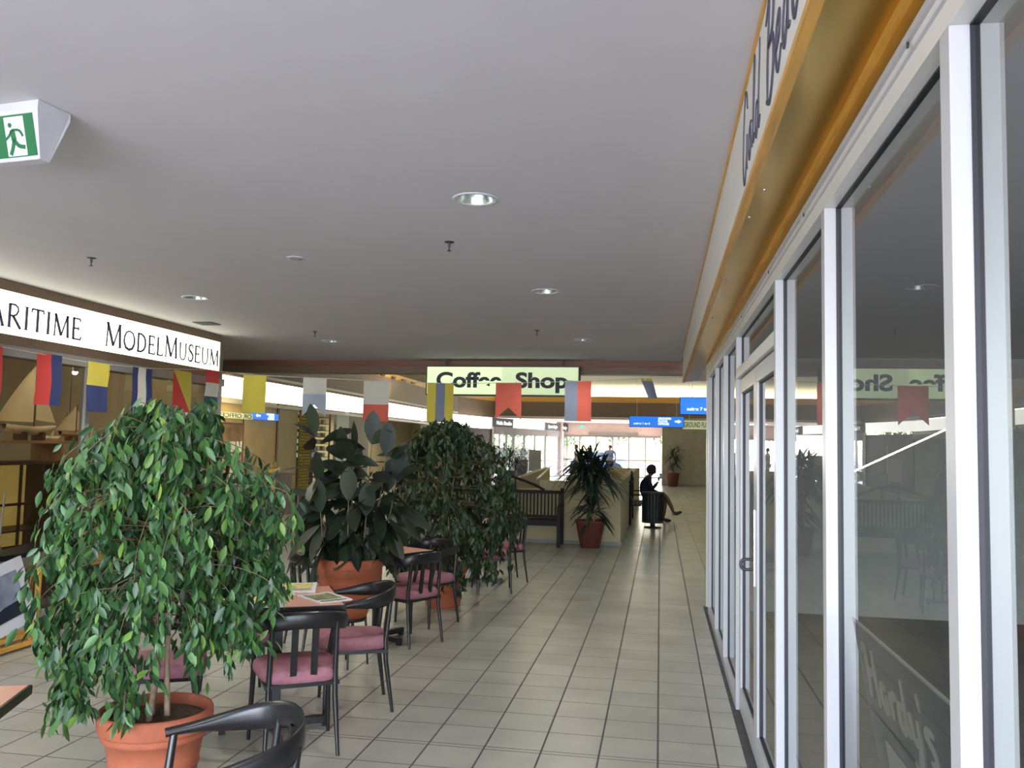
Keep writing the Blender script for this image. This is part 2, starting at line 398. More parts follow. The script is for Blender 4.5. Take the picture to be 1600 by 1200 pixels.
# sign lettering "Gold Beach" in brush script; reads with y decreasing
def on_fascia(u, v, d): return (.29-d, 3.14-u, 2.60+v)
def stroke(mb, pts, w, fn, d=.004, taper=True, n=8):
    p = spline(pts, n); k = len(p)
    ws = [w*(.45+.55*math.sin(math.pi*min(1, max(0, i/(k-1))))) if taper else w for i in range(k)]
    mb.ribbon([(q.x, q.y) for q in p], ws, fn, 0, d)
g = MB(); H = .22
def gl(dx, strokes, w=.013, sc=1.0):
    for s_ in strokes: stroke(g, [(dx+a*sc, b*sc) for a, b in s_], w, on_fascia)
gl(0, [[(.15, .19), (.13, .25), (.08, .26), (.03, .18), (.0, .06), (.02, -.03), (.07, -.04), (.12, .03), (.14, .10), (.13, .02), (.14, -.02)]])
gl(.19, [[(.06, .10), (.02, .08), (.0, .02), (.03, -.01), (.07, .03), (.06, .10), (.11, .09)]])
gl(.30, [[(.0, .0), (.05, .10), (.09, .24), (.07, .26), (.04, .12), (.03, .01), (.08, .02)]])
gl(.40, [[(.07, .09), (.03, .09), (.0, .03), (.03, -.01), (.08, .06), (.13, .26)], [(.13, .26), (.09, .08), (.09, .0), (.13, .02)]])
gl(.66, [[(.05, -.02), (.06, .10), (.10, .25)], [(.02, .22), (.12, .27), (.19, .23), (.16, .15), (.08, .13)], [(.08, .13), (.17, .12), (.18, .04), (.11, -.03), (.03, -.01)]], .024)
gl(.89, [[(.0, .04), (.07, .07), (.07, .12), (.02, .10), (.0, .03), (.04, -.02), (.10, .02)]], .02)
gl(1.02, [[(.08, .10), (.03, .10), (.0, .03), (.03, -.01), (.08, .05), (.09, .11)], [(.09, .11), (.08, .02), (.12, .0)]], .02)
gl(1.18, [[(.08, .10), (.03, .10), (.0, .03), (.03, -.02), (.09, .01)]], .02)
gl(1.30, [[(.0, .0), (.05, .24)], [(.02, .05), (.07, .11), (.08, .0), (.12, .01)]], .02)
g.build('lettering', 'ink2', fa)
for y, z, x in [(3.35, 2.512, .33), (3.0, 2.512, .345), (4.6, 2.51, .34), (5.9, 2.51, .34)]:
    MB().lathe([(0, -.006), (.006, -.004), (.007, 0)], 10, (x, y, z-.008)).build('screw', 'chrome', fa)

# ------------------------------------------------------------------ right shopfront
FX, BX = .475, .562
struct(MB().box(FX, BX, -4.2, 9.2, 2.335, 2.425).build('trim_7', 'cream_al'), 'pale metal head rail above the shop windows')
struct(MB().box(FX-.006, FX, -4.2, 9.2, 2.382, 2.386).box(FX-.009, FX+.01, -4.2, 9.2, 2.412, 2.428).build('trim_8', 'white_al'), 'raised bead on the head rail')
hs = struct(MB().build('trim_9', 'dmetal'), 'row of screws in the head rail')
mb = MB()
for y in (1.72, 2.95, 3.9, 5.2): mb.lathe([(0, 0), (.006, .001), (.007, .004)], 10, (0, 0, 0))
for k, y in enumerate((1.72, 2.95, 3.9, 5.2)):
    T = Matrix.Translation((FX-.006, y, 2.40)) @ Matrix.Rotation(R(-90), 4, 'Y')
    base = k*30
    for i in range(base, base+30):
        if i < len(mb.v): mb.v[i] = tuple(T @ Vector(mb.v[i]))
hs.data.from_pydata(mb.v, [], mb.f); hs.data.update()
struct(MB().box(.45, .60, -4.2, 9.2, -.01, .006).build('trim_10', 'stone'), 'dark stone sill along the shopfront')
MU = [-3.4, -1.9, -.75, .38, 1.51, 2.635, 3.74, 5.64, 6.74, 7.75, 8.81]
def bay(idx, ya, yb, lab, door=False):
    """glazed bay between the mullion at ya and the one at yb; the bay owns the far mullion"""
    e = bpy.data.objects.new('window_%d' % idx if not door else 'door_1', None); C.objects.link(e)
    struct(e, lab); e.location = (FX, ya, 0)
    def Q(o): o.location = Vector(o.location)-Vector((FX, ya, 0)); return o
    w = .05
    Q(MB().box(FX, BX, yb, yb+w, .006, 2.335).build('mullion', 'white_al', e, (0, 0, 0), .0015))
    y0, y1 = ya+w, yb
    z0 = .09
    if not door:
        Q(MB().box(FX, BX, y0, y1, .006, .07).build('bottom_rail', 'white_al', e, (0, 0, 0)))
        gk = MB(); X0, X1 = .508, .523; t = .005
        gk.box(X0, X1, y1-t, y1, .07, 2.335).box(X0, X1, y0, y0+t, .07, 2.335).box(X0, X1, y0, y1, 2.33, 2.3352).box(X0, X1, y0, y1, .07, .075)
        Q(gk.build('gasket', 'gasket', e, (0, 0, 0)))
        Q(MB().add([(.515, y0, .07), (.515, y1, .07), (.515, y1, 2.335), (.515, y0, 2.335)], [(3, 2, 1, 0)]).build('glass', 'glass', e, (0, 0, 0)))
        Q(MB().box(FX+.002, BX-.002, y0, y1, 2.3355, 2.338).build('head_soffit', 'white_al', e, (0, 0, 0)))
    else:
        # transom bar, toplight and a pair of leaves
        Q(MB().box(FX, BX, y0, y1, 2.065, 2.125).build('transom', 'cream_al', e, (0, 0, 0)))
        gk = MB(); X0, X1 = .508, .523; t = .005
        gk.box(X0, X1, y1-t, y1, 2.125, 2.335).box(X0, X1, y0, y0+t, 2.125, 2.335).box(X0, X1, y0, y1, 2.33, 2.3352).box(X0, X1, y0, y1, 2.125, 2.13)
        gk.box(X0, X1, y1-.012, y1, .01, 2.065).box(X0, X1, y0, y0+.008, .01, 2.065).box(X0, X1, y0, y1, 2.055, 2.066)
        Q(gk.build('gasket', 'gasket', e, (0, 0, 0)))
        Q(MB().add([(.515, y0, 2.125), (.515, y1, 2.125), (.515, y1, 2.335), (.515, y0, 2.335)], [(3, 2, 1, 0)]).build('glass', 'glass', e, (0, 0, 0)))
        ym = (y0+y1)/2
        for a, b, hy in ((ym+.004, y1-.012, ym+.05), (y0+.008, ym-.004, None)):
            lf = MB(); lx0, lx1 = .495, .54; sw = .075
            lf.box(lx0, lx1, a, a+sw, .02, 2.055).box(lx0, lx1, b-sw, b, .02, 2.055).box(lx0, lx1, a+sw, b-sw, 1.97, 2.055).box(lx0, lx1, a+sw, b-sw, .02, .16)
            leaf = Q(lf.build('door_leaf', 'white_al', e, (0, 0, 0)))
            g2 = MB().box(.507, .524, b-sw-.006, b-sw, .16, 1.97).box(.507, .524, a+sw, a+sw+.006, .16, 1.97).box(.507, .524, a+sw, b-sw, 1.962, 1.97).box(.507, .524, a+sw, b-sw, .16, .168)
            g2.build('gasket', 'gasket', leaf)
            MB().add([(.516, a+sw, .16), (.516, b-sw, .16), (.516, b-sw, 1.97), (.516, a+sw, 1.97)], [(3, 2, 1, 0)]).build('glass', 'glass', leaf)
            if hy:
                hb = MB().box(.489, .496, hy-.025, hy+.022, .90, 1.30).build('lock_plate', 'metal', leaf)
                MB().tube(spline([(.495, hy, 1.035), (.44, hy, 1.035), (.425, hy, 1.01), (.44, hy, .985), (.495, hy, .985)], 5), .008).build('door_handle', 'dmetal', leaf)
    return e
names = {0: 'shop window bay behind the viewer', 1: 'shop window bay just behind the viewer', 2: 'shop window bay beside the viewer',
         3: 'shop window bay at the right edge of the view', 4: 'second shop window, with the smoky poster leaning in it', 5: 'narrow looking shop window next to the glass doors', 6: 'white double glass doors with D handle',
         7: 'shop window just past the glass doors', 8: 'second shop window past the glass doors', 9: 'last shop window at the corner of the block'}
wi = 0
for i in range(len(MU)-1):
    if MU[i] < -1 : 
        wi += 1; bay(wi, MU[i], MU[i+1], names[i]); continue
    if MU[i+1] == 5.64: bay(0, MU[i], MU[i+1], names[6], True)
    else: wi += 1; bay(wi, MU[i], MU[i+1], names[min(i, 9)])
# empty shop behind the glass
struct(MB().box(.60, 5.0, -4.2, 9.2, -.008, .004).build('floor_shop', 'carpet'), 'dark carpet of the empty shop')
sbox('wall_shop_back', 'shopwall', .563, 5.0, 9.10, 9.2, 0, 2.7, 'grey end wall of the empty shop')
sbox('wall_shop_side', 'shopwall', 5.0, 5.1, -4.2, 9.2, 0, 2.7, 'grey side wall of the empty shop')
sbox('ceiling_shop', 'ceil', .50, 5.1, -4.2, 9.2, 2.56, 2.66, 'ceiling of the empty shop')
sbox('wall_block_corner', 'cream_al', .475, 5.1, 9.2, 9.26, 0, 2.5, 'outer corner of the shop block')
# leaning poster with brush lettering
pt = thing('leaning_poster', "smoky blue poster board lettered Hardy's leaning inside the shop window", 'poster', (.525, 2.534, 0))
def on_poster(u, v, d):   # u toward the viewer, v downward from the top edge, leaning
    return (.0+.17*v-d, -u, 1.157-v)
MB().prism([(0, 0), (.96, 0), (.96, 1.10), (0, 1.10)], on_poster, -.003, 0).build('board', 'poster', pt)
MB().ribbon([(0, 0), (.96, 0)], .006, on_poster, -.004, .002).build('top_edge', 'cream_al', pt)
g = MB()
on_text = lambda u, v, d: on_poster(.08+(u-.1)*.76, .175+(v-.5)*.46, d)
def hs_(dx, dy, strokes, w=.05):
    for s_ in strokes:
        p = spline([(dx+a, dy-b) for a, b in s_], 6)
        g.ribbon([(q.x, q.y) for q in p], [w*(.6+.4*math.sin(math.pi*i/(len(p)-1))) for i in range(len(p))], on_text, .0, .004)
hs_(.10, .50, [[(-.02, .22), (.03, .27), (.03, .1), (.02, -.02)], [(.03, .13), (.10, .15)], [(.14, .28), (.13, .12), (.14, -.02)]])
hs_(.29, .50, [[(.07, .12), (.02, .13), (.0, .04), (.04, .0), (.07, .08), (.08, .0)]])
hs_(.41, .50, [[(.0, .14), (.01, .0)], [(.01, .10), (.05, .14), (.07, .12)]])
hs_(.50, .50, [[(.07, .12), (.02, .12), (.0, .04), (.03, .0), (.07, .06), (.09, .27)], [(.08, .1), (.10, .0)]])
hs_(.63, .50, [[(.0, .14), (.02, .02), (.07, .04)], [(.08, .14), (.07, .0), (.02, -.12), (-.03, -.10)]])
hs_(.75, .50, [[(.0, .28), (.01, .20)]], .03)
hs_(.79, .50, [[(.08, .14), (.03, .15), (.0, .11), (.05, .07), (.06, .02), (.0, -.01)]])
g.build('lettering', 'posterl', pt)
MB().prism([(.16, .27), (.96, .27), (.96, 1.09), (.10, 1.09)], on_poster, .0, .003).build('pale_panel', 'posterl', pt)

# ------------------------------------------------------------------ museum on the left
MX = -5.34
struct(MB().box(MX-.2, MX+.005, -4.2, 9.78, 2.81, 2.9).build('trim_11', 'timber'), 'timber strip between museum sign and ceiling')
struct(MB().box(MX-.2, MX+.01, -4.2, 9.78, 2.36, 2.45).build('trim_12', 'timber'), 'timber strip under the museum sign')
struct(MB().box(MX-.15, MX+.03, -4.2, 9.85, 2.27, 2.36).build('trim_13', 'grey'), 'grey head rail of the museum window')
ms = thing('museum_sign', 'long glowing white sign reading MARITIME MODEL MUSEUM over the left shopfront', 'sign', (MX, 3.0, 2.45))
mf_ = MB().box(-.18, 0, -7.0, 6.75, 0, .36).build('lit_face', 'lit', ms)
MB().box(-.18, .004, 6.75, 6.775, 0, .36).build('end_cap', 'cream_al', ms)
# Roman capitals drawn stroke by stroke: thick T, thin t, with serifs
T_, t_ = .15, .08
def ser(x, y, w=.24): return ([(x-w/2, y), (x+w/2, y)], .035, .035)
GL = {
 'M': (1.05, [([(.13, 0), (.17, 1)], t_, t_), ([(.15, 1), (.52, .05)], T_, T_), ([(.52, .05), (.86, 1)], t_, t_), ([(.86, 1), (.92, 0)], T_, T_), ser(.13, .015), ser(.92, .015), ser(.13, .985, .16), ser(.9, .985, .16)]),
 'A': (.85, [([(.08, 0), (.42, 1)], t_, t_), ([(.40, 1), (.76, 0)], T_, T_), ([(.2, .35), (.62, .35)], t_, t_), ser(.08, .015), ser(.76, .015)]),
 'R': (.80, [([(.17, 0), (.17, 1)], T_, T_), ([(.17, .97), (.42, .98), (.58, .88), (.60, .73), (.52, .58), (.38, .50), (.17, .50)], t_, T_*.6), ([(.34, .5), (.74, .0)], T_*.9, T_*.9), ser(.17, .015), ser(.15, .985, .14), ser(.76, .015, .16)]),
 'I': (.38, [([(.19, 0), (.19, 1)], T_, T_), ser(.19, .015), ser(.19, .985)]),
 'T': (.72, [([(.36, 0), (.36, .97)], T_, T_), ([(.03, .97), (.69, .97)], t_, t_), ([(.05, .97), (.03, .82)], t_, t_), ([(.67, .97), (.69, .82)], t_, t_), ser(.36, .015)]),
 'E': (.66, [([(.15, 0), (.15, 1)], T_, T_), ([(.1, .975), (.55, .975)], t_, t_), ([(.15, .52), (.46, .52)], t_, t_), ([(.1, .025), (.60, .025)], t_, t_), ([(.55, .98), (.56, .85)], t_, t_), ([(.46, .60), (.46, .44)], t_, t_), ([(.60, .02), (.63, .17)], t_, t_)]),
 'L': (.60, [([(.15, 0), (.15, 1)], T_, T_), ([(.1, .025), (.54, .025)], t_, t_), ([(.54, .02), (.57, .17)], t_, t_), ser(.15, .985)]),
 'D': (.86, [([(.17, 0), (.17, 1)], T_, T_), ([(.1, .975), (.40, .97), (.62, .85), (.72, .66), (.74, .5), (.72, .34), (.62, .15), (.40, .03), (.1, .025)], t_, T_)]),
 'O': (.92, [([(.46, .99), (.22, .90), (.09, .66), (.08, .5), (.09, .34), (.22, .10), (.46, .01), (.70, .10), (.83, .34), (.84, .5), (.83, .66), (.70, .90), (.46, .99)], t_, T_)]),
 'U': (.86, [([(.16, 1), (.16, .35), (.20, .14), (.34, .02), (.50, .02), (.64, .12), (.70, .35), (.70, 1)], T_*.9, t_), ser(.16, .985), ser(.70, .985)]),
 'S': (.60, [([(.49, .78), (.47, .93), (.30, .985), (.15, .90), (.12, .76), (.20, .63), (.36, .53), (.50, .40), (.52, .22), (.42, .06), (.25, .01), (.10, .07), (.08, .24)], t_, T_)]),
}
def serif_text(mb, s_, y0, y1, z, hbig, hsmall, fn):
    tot = 0; it = []
    for i, ch in enumerate(s_):
        big = ch.isupper(); h = hbig if big else hsmall; w, st = GL[ch.upper()]; it.append((tot, h, st)); tot += (w+.05)*h
    k = (y1-y0)/(tot-.05*hsmall)
    for off, h, st in it:
        for pts, w0, w1 in st:
            n = len(pts); ws = [(w0+(w1-w0)*math.sin(math.pi*i/(n-1)) if n > 2 else w0)*h for i in range(n)]
            mb.ribbon([(y0+(off+a*h)*k, z+b*h) for a, b in pts], ws, fn, 0, .004)
fnm = lambda u, v, d: (.0005+d, u-3.0, v-2.45)
mb = MB()
serif_text(mb, 'MARITIME', 5.80, 7.19, 2.512, .20, .20, fnm)
serif_text(mb, 'Model', 7.53, 8.535, 2.507, .235, .195, fnm)
serif_text(mb, 'Museum', 8.555, 9.735, 2.507, .235, .195, fnm)
mb.build('lettering', 'ink', mf_)
# museum window wall
wy = [-4.2, -2.4, -.8, .9, 2.5, 4.1, 5.7, 7.33, 9.10]
for i in range(len(wy)):
    a = wy[i]; b = wy[i+1] if i+1 < len(wy) else 9.78
    e = bpy.data.objects.new('window_%d' % (20+i), None); C.objects.link(e); e.location = (MX, a, 0)
    struct(e, ['museum window behind the viewer', 'museum window left of the viewer, furthest back', 'museum window left behind the viewer', 'museum window out of view on the left', 'museum window beside the left edge', 'museum window at the left edge of the view', 'museum window in front of the model yacht', 'museum window behind the large potted fig', 'narrow museum window at the corner'][i])
    MB().box(-.03, .03, b-a-.06, b-a, .1, 2.27).build('mullion', 'grey' if i != 7 else 'cream_al', e)
    MB().box(-.03, .03, 0, b-a-.06, .0, .1).build('bottom_rail', 'grey', e)
    MB().add([(0, 0, .1), (0, b-a-.06, .1), (0, b-a-.06, 2.27), (0, 0, 2.27)], [(0, 1, 2, 3)]).build('glass', 'glass2', e)
sbox('wall_museum_back', 'museumwall', -9.0, -8.9, -4.2, 15.2, 0, 2.75, 'honey coloured back wall of the museum')
sbox('wall_museum_end', 'museumwall', -8.9, MX-.03, 9.82, 9.9, 0, 2.75, 'end wall of the museum')
sbox('ceiling_museum', 'ceil', -9.0, MX-.2, -4.2, 9.9, 2.66, 2.76, 'ceiling of the museum')
point('museum_spot_1', (-6.6, 8.3, 2.4), 7, (1, .78, .5)); point('museum_spot_2', (-6.7, 6.3, 2.4), 7, (1, .78, .5))
point('museum_spot_3', (-7.6, 7.4, 1.9), 5, (1, .68, .38)); point('museum_spot_4', (-6.4, 4.2, 2.4), 8, (1, .75, .5))

# ------------------------------------------------------------------ left shops beyond the beam
BXL = -8.84
shopw = MB()
sbox('wall_left_1', 'panelw', BXL-.12, BXL-.02, 13.0, 19.0, 0, 2.5, 'honey panelled shop wall past the museum')
struct(MB().box(BXL-.02, BXL-.005, 17.30, 17.33, 0, 2.4).box(BXL-.02, BXL+.0, 18.95, 19.02, 0, 2.5).build('trim_14', 'woodd'), 'dark joints in the honey panelling')
sbox('wall_left_2', 'beige', BXL-.12, BXL, 19.05, 20.1, 0, 2.5, 'plain beige pier between shops')
sbox('wall_left_3', 'beige', BXL-2.0, BXL-1.9, 20.1, 36.5, 0, 2.6, 'lit back wall inside the far left shops')
sbox('wall_left_6', 'beige', -11.0, BXL-.02, 36.5, 36.6, 0, 3.0, 'beige cross wall at the end of the far left shops')
tri = MB().prism([(-9.6, 36.0), (-8.87, 36.0), (-8.87, 37.1), (-7.93, 41.12), (-9.6, 41.12)], lambda u, v, d: (u, v, d), 2.95, 2.99)
struct(tri.build('ceiling_left_corner', 'ceil'), 'ceiling behind the far left corner of the sign band')
sbox('wall_left_4', 'grey', BXL-.12, BXL, 23.67, 25.4, 0, 2.5, 'grey pier between the far left shops')
sbox('wall_left_5', 'beigew', BXL-.12, BXL, 31.6, 36.4, 2.2, 2.5, 'beige panel over the dark doors')
sbox('ceiling_left_shops', 'ceil', BXL-3, BXL-.12, 13, 36.5, 2.5, 2.56, 'ceiling of the far left shops')
# head rail under the band
struct(MB().box(BXL-.1, BXL+.03, 13.0, 36.3, 2.38, 2.45).build('trim_15', 'cream_al'), 'pale head rail under the lit band')
# lit band of shop signs following the wall and curving to the entrance
path = [(-8.84, 13.1), (-8.84, 22.0), (-8.84, 30.5), (-8.84, 36.0), (-7.72, 39.6), (-7.10, 41.6), (-5.98, 45.15), (-5.08, 48.0)]
def band_piece(name, m, P, Q, z0, z1, label, cat, grp=None, proud=0.0):
    P, Q = Vector((*P, 0)), Vector((*Q, 0)); d = (Q-P); L_ = d.length; a = math.atan2(d.y, d.x)
    o = MB().box(0, L_, -.0-proud, .12, z0, z1).build(name, m, None, (P.x, P.y, 0)); o.rotation_euler = (0, 0, a)
    return o
# band segments run with the hall on their right side (-local y)
def seg(i, t0=0, t1=1):
    P, Q = Vector(path[i]), Vector(path[i+1]); return tuple(P.lerp(Q, t0)), tuple(P.lerp(Q, t1))
for nm, m, (P, Q), lab, z0, z1 in [
    ('sign_band', 'litband', (path[0], path[1]), 'glowing white sign band with scroll emblem, nearest past the museum', 2.51, 2.92),
    ('sign_band', 'litband', (path[1], path[2]), 'middle stretch of glowing white sign band on the left wall', 2.51, 2.92),
    ('sign_band', 'litband', (path[2], path[3]), 'glowing white sign band over the tall fig, with small crest', 2.51, 2.92),
    ('sign_band', 'litband', seg(3, .0, .97), 'short angled lit sign band over the dark doors', 2.51, 2.92),
    ('sign_board', 'dgrey', seg(4), 'small dark sign board with white lettering between lit bands', 2.45, 2.92),
    ('sign_band', 'litband', seg(5, .0, .97), 'furthest lit white sign band near the entrance', 2.49, 2.90),
    ('sign_board', 'dgrey', seg(6), 'long dark sign board with two white names by the entrance', 2.49, 2.90)]:
    root = thing(nm, lab, 'sign', (P[0], P[1], 0), math.atan2(Q[1]-P[1], Q[0]-P[0]))
    L_ = (Vector(Q)-Vector(P)).length
    MB().box(0, L_, 0, .12, z0, z1).build('lit_face' if m == 'litband' else 'board', m, root)
    if lab.startswith('glowing white sign band with scroll'):
        mb = MB(); fnb = lambda u, v, d: (u, -d, v)
        for q in ([(0, 0), (.25, .12), (.35, .3), (.2, .33), (.1, .2), (.3, .1), (.5, .2)], [(.1, -.02), (.3, .0), (.45, .12)]):
            pp = spline([(1.55+a*.8, 2.56+b) for a, b in q], 6); mb.ribbon([(c.x, c.y) for c in pp], .018, fnb, 0, .004)
        mb.build('emblem', 'ltblue', root)
    if 'crest' in lab:
        mb = MB(); fnb = lambda u, v, d: (u, -d, v)
        for q in ([(0, .2), (.2, .28), (.4, .25), (.6, .3)], [(.1, .12), (.3, .16), (.6, .14)], [(.3, .0), (.35, .2)]):
            pp = spline([(.6+a*1.5, 2.58+b*.9) for a, b in q], 6); mb.ribbon([(c.x, c.y) for c in pp], .02, fnb, 0, .004)
        mb.build('emblem', 'ltblue', root)
    if 'small dark' in lab:
        text_mesh('lettering', 'Nails Studio', .24, 'litw', root, (.35, -.004, 2.62), (R(90), 0, 0), bold=.008, width=L_*.75)
    if 'two white' in lab:
        text_mesh('lettering', 'Sport Style', .22, 'litw', root, (.35, -.004, 2.62), (R(90), 0, 0), bold=.008, width=L_*.40)
        text_mesh('lettering', 'Body', .22, 'litw', root, (2.2, -.004, 2.60), (R(90), 0, 0), bold=.008, width=L_*.2)
# brown board fascia above the band, chamfered at the far left corner
FZ0, FZ1 = 2.97, 3.76
def fascia_poly():
    mb = MB(); pts = [(-8.84, 13.05), (-8.84, 37.1), (-7.9, 41.0), (6.0, 41.0)]
    for (a, b), (c, d) in zip(pts, pts[1:]):
        mb.add([(a, b, FZ0), (c, d, FZ0), (c, d, FZ1), (a, b, FZ1)], [(3, 2, 1, 0)])
        mb.add([(a-.15, b, FZ0), (c-.15 if c < 0 else c, d+.15, FZ0), (c-.15 if c < 0 else c, d+.15, FZ1), (a-.15, b+.1, FZ1)], [(0, 1, 2, 3)])
    return mb
struct(fascia_poly().build('trim_16', 'brown'), 'brown boarded fascia around the raised ceiling')
struct(MB().box(-8.9, -8.80, 13.05, 37.0, 3.02, 3.07).box(-7.9, 6, 40.93, 41.02, 3.0, 3.06).build('trim_17', 'cream_al'), 'pale bead along the foot of the fascia')
# orange pine capping set back above the boards
def cap_poly():
    mb = MB(); A = [(-8.86, 13.05), (-8.86, 37.1), (-7.9, 41.03), (6.0, 41.03)]; B = [(-9.06, 13.05), (-9.06, 37.4), (-8.05, 41.35), (6.0, 41.35)]
    CT = [3.95, 3.95, 4.04, 4.06]
    for i in range(3):
        mb.add([(*A[i], 3.76), (*A[i+1], 3.76), (*A[i+1], CT[i+1]), (*A[i], CT[i])], [(3, 2, 1, 0)])
        mb.add([(*A[i], CT[i]), (*A[i+1], CT[i+1]), (*B[i+1], CT[i+1]), (*B[i], CT[i])], [(0, 1, 2, 3)])
    return mb
struct(cap_poly().build('trim_18', 'orange'), 'orange pine capping along the top of the fascia')
nb = MB()
for k in range(5): nb.box(-8.845, -8.80, 25.2+k*1.15, 25.55+k*1.15, 3.78, 3.85)
struct(nb.build('trim_19', 'woodd'), 'dark blocks under the pine capping')
# raised ceiling
struct(MB().box(-11, 6, 13.05, 43.5, 4.9, 5.0).build('ceiling_raised', 'atrium'), 'cream raised ceiling lit from coves')
cv = MB(); cp_ = [(36.0+7.4*math.sin(t*math.pi/2/12), 3.36+1.535*math.cos(t*math.pi/2/12)) for t in range(13)]
for (a, b), (c, d) in zip(cp_, cp_[1:]): cv.add([(-11, a, b), (6, a, b), (6, c, d), (-11, c, d)], [(0, 1, 2, 3)], True)
struct(cv.build('wall_cove_end', 'atrium'), 'cream curved cove over the far fascia')
cv = MB(); cp_ = [(-6.6-4.3*math.sin(t*math.pi/2/12), 3.36+1.535*math.cos(t*math.pi/2/12)) for t in range(13)]
for (a, b), (c, d) in zip(cp_, cp_[1:]): cv.add([(a, 13.05, b), (a, 43.4, b), (c, 43.4, d), (c, 13.05, d)], [(0, 3, 2, 1)], True)
struct(cv.build('wall_cove_side', 'atrium'), 'cream curved cove over the left fascia')
sbox('wall_cove_left', 'atrium', -11, -10.9, 13.05, 43.4, 3.4, 4.9, 'cream upstand behind the left cove')
sbox('ceiling_cove_floor', 'atrium', -11, -9.0, 13.05, 43.4, 3.30, 3.36, 'cove shelf along the left')
sbox('ceiling_cove_end', 'atrium', -9.0, 6, 41.2, 43.4, 3.30, 3.36, 'cove shelf at the far end')
sbox('wall_over_beam', 'atrium', -12, .32, 13.06, 13.12, 2.75, 4.9, 'cream back of the long beam')
sbox('wall_right_upper', 'atrium', 5.9, 6, 9.2, 43.4, 2.4, 4.9, 'cream upper wall on the right')
sbox('wall_over_block', 'atrium', .475, 6, 9.14, 9.2, 2.5, 4.9, 'cream wall above the shop block')
struct(MB().box(.33, 6, 9.2, 13.1, 4.9, 5.0).build('ceiling_right', 'atrium'), 'raised ceiling beside the shop block')
# low ceiling between raised part and entrance
struct(MB().box(-9.2, 6, 41.05, 48.1, 2.98, 3.04).build('ceiling_entrance', mat('pink_paint', (.74, .60, .55), .85)), 'pinkish ceiling inside the far entrance')
# ------------------------------------------------------------------ far entrance, glazed
sbox('wall_entrance_head', bpy.data.materials['pink_paint'], -5.6, .35, 48.0, 48.15, 2.3, 3.0, 'pinkish wall over the far doors')
sbox('trim_20', 'grey', -3.9, -1.2, 47.85, 48.0, 2.30, 2.46, 'grey closer housing over the sliding doors')
ex = [-5.30, -4.42, -3.50, -2.60, -1.70, -.80, .06]
for i in range(6):
    e = bpy.data.objects.new('window_%d' % (40+i), None); C.objects.link(e); e.location = (ex[i], 48, 0)
    struct(e, ['leftmost pane of the far entrance, behind the walking woman', 'second pane of the far entrance', 'third pane of the far entrance, by the broad figure', 'fourth pane of the far entrance', 'fifth pane of the far entrance, above the seated person', 'rightmost pane of the far entrance'][i])
    w = ex[i+1]-ex[i]
    MB().box(-.04, .04, -.04, .04, 0, 2.3).box(.04, w-.04, -.04, .04, .92, 1.0).box(.04, w-.04, -.04, .04, 0, .08).box(.04, w-.04, -.04, .04, 2.2, 2.3).build('frame', 'grey', e)
    MB().add([(.04, 0, .08), (w-.04, 0, .08), (w-.04, 0, 2.2), (.04, 0, 2.2)], [(0, 1, 2, 3)]).build('glass', 'glass2', e)
sbox('wall_entrance_right', bpy.data.materials['pink_paint'], .08, .14, 39.1, 48.1, 0, 3.0, 'pinkish return wall right of the far doors')
sbox('wall_end', 'beigew', .08, 6, 39.0, 39.1, 0, 2.98, 'beige end wall behind the small palm')
sbox('wall_right_far', 'beigew', 5.9, 6.0, 9.26, 39.0, 0, 2.5, 'beige wall of the side corridor')
sbox('baseboard_end', 'grey', .14, 5.9, 38.97, 39.0, 0, .07, 'skirting of the end wall')
# glazed corner of the far left shops, following the band
for i, (a, b) in enumerate([((-8.84, 36.4), (-7.72, 39.6)), ((-7.72, 39.6), (-7.1, 41.6)), ((-7.1, 41.6), (-5.98, 45.15)), ((-5.98, 45.15), (-5.45, 47.0))]):
    d = Vector(b)-Vector(a); L_ = d.length
    e = bpy.data.objects.new('window_%d' % (50+i), None); C.objects.link(e); e.location = (*a, 0); e.rotation_euler = (0, 0, math.atan2(d.y, d.x))
    struct(e, ['dark timber doors with tall white handle', 'glazed shop door beside the palm', 'bright shop glazing behind the planters', 'narrow bright shop pane by the entrance'][i])
    if i == 0:
        MB().box(0, L_-.12, .0, .05, 0, 2.4).build('door_leaf', 'woodd', e)
        MB().box(1.6, 1.64, -.07, -.03, .8, 1.95).box(1.6, 1.64, -.03, 0, .85, .89).box(1.6, 1.64, -.03, 0, 1.85, 1.89).build('handle', 'hullw', e)
        MB().box(L_-.12, L_, -.05, .06, 0, 2.5).build('post', 'cream_al', e)
    else:
        fr = MB().box(0, .1, -.04, .04, 0, 2.5).box(0, L_, -.04, .04, 0, .08).box(0, L_, -.04, .04, 2.15, 2.5)
        n = 3 if i < 3 else 1
        for k in range(n): fr.box(L_*(k+1)/n-.07, L_*(k+1)/n, -.04, .04, 0, 2.2)
        fr.box(0, L_, -.03, .03, .85, .92)
        fr.build('frame', 'grey', e)
        MB().add([(.1, 0, .08), (L_-.07, 0, .08), (L_-.07, 0, 2.15), (.1, 0, 2.15)], [(0, 1, 2, 3)]).build('glass', 'glass2', e)
sbox('wall_entrance_left', bpy.data.materials['pink_paint'], -5.62, -5.30, 47.0, 48.1, 0, 3.0, 'pinkish pier left of the far doors')
# mat by the far door
sbox('trim_21', 'stonew', -5.4, -3.6, 43.0, 47.4, 0, .012, 'pale door mat area')

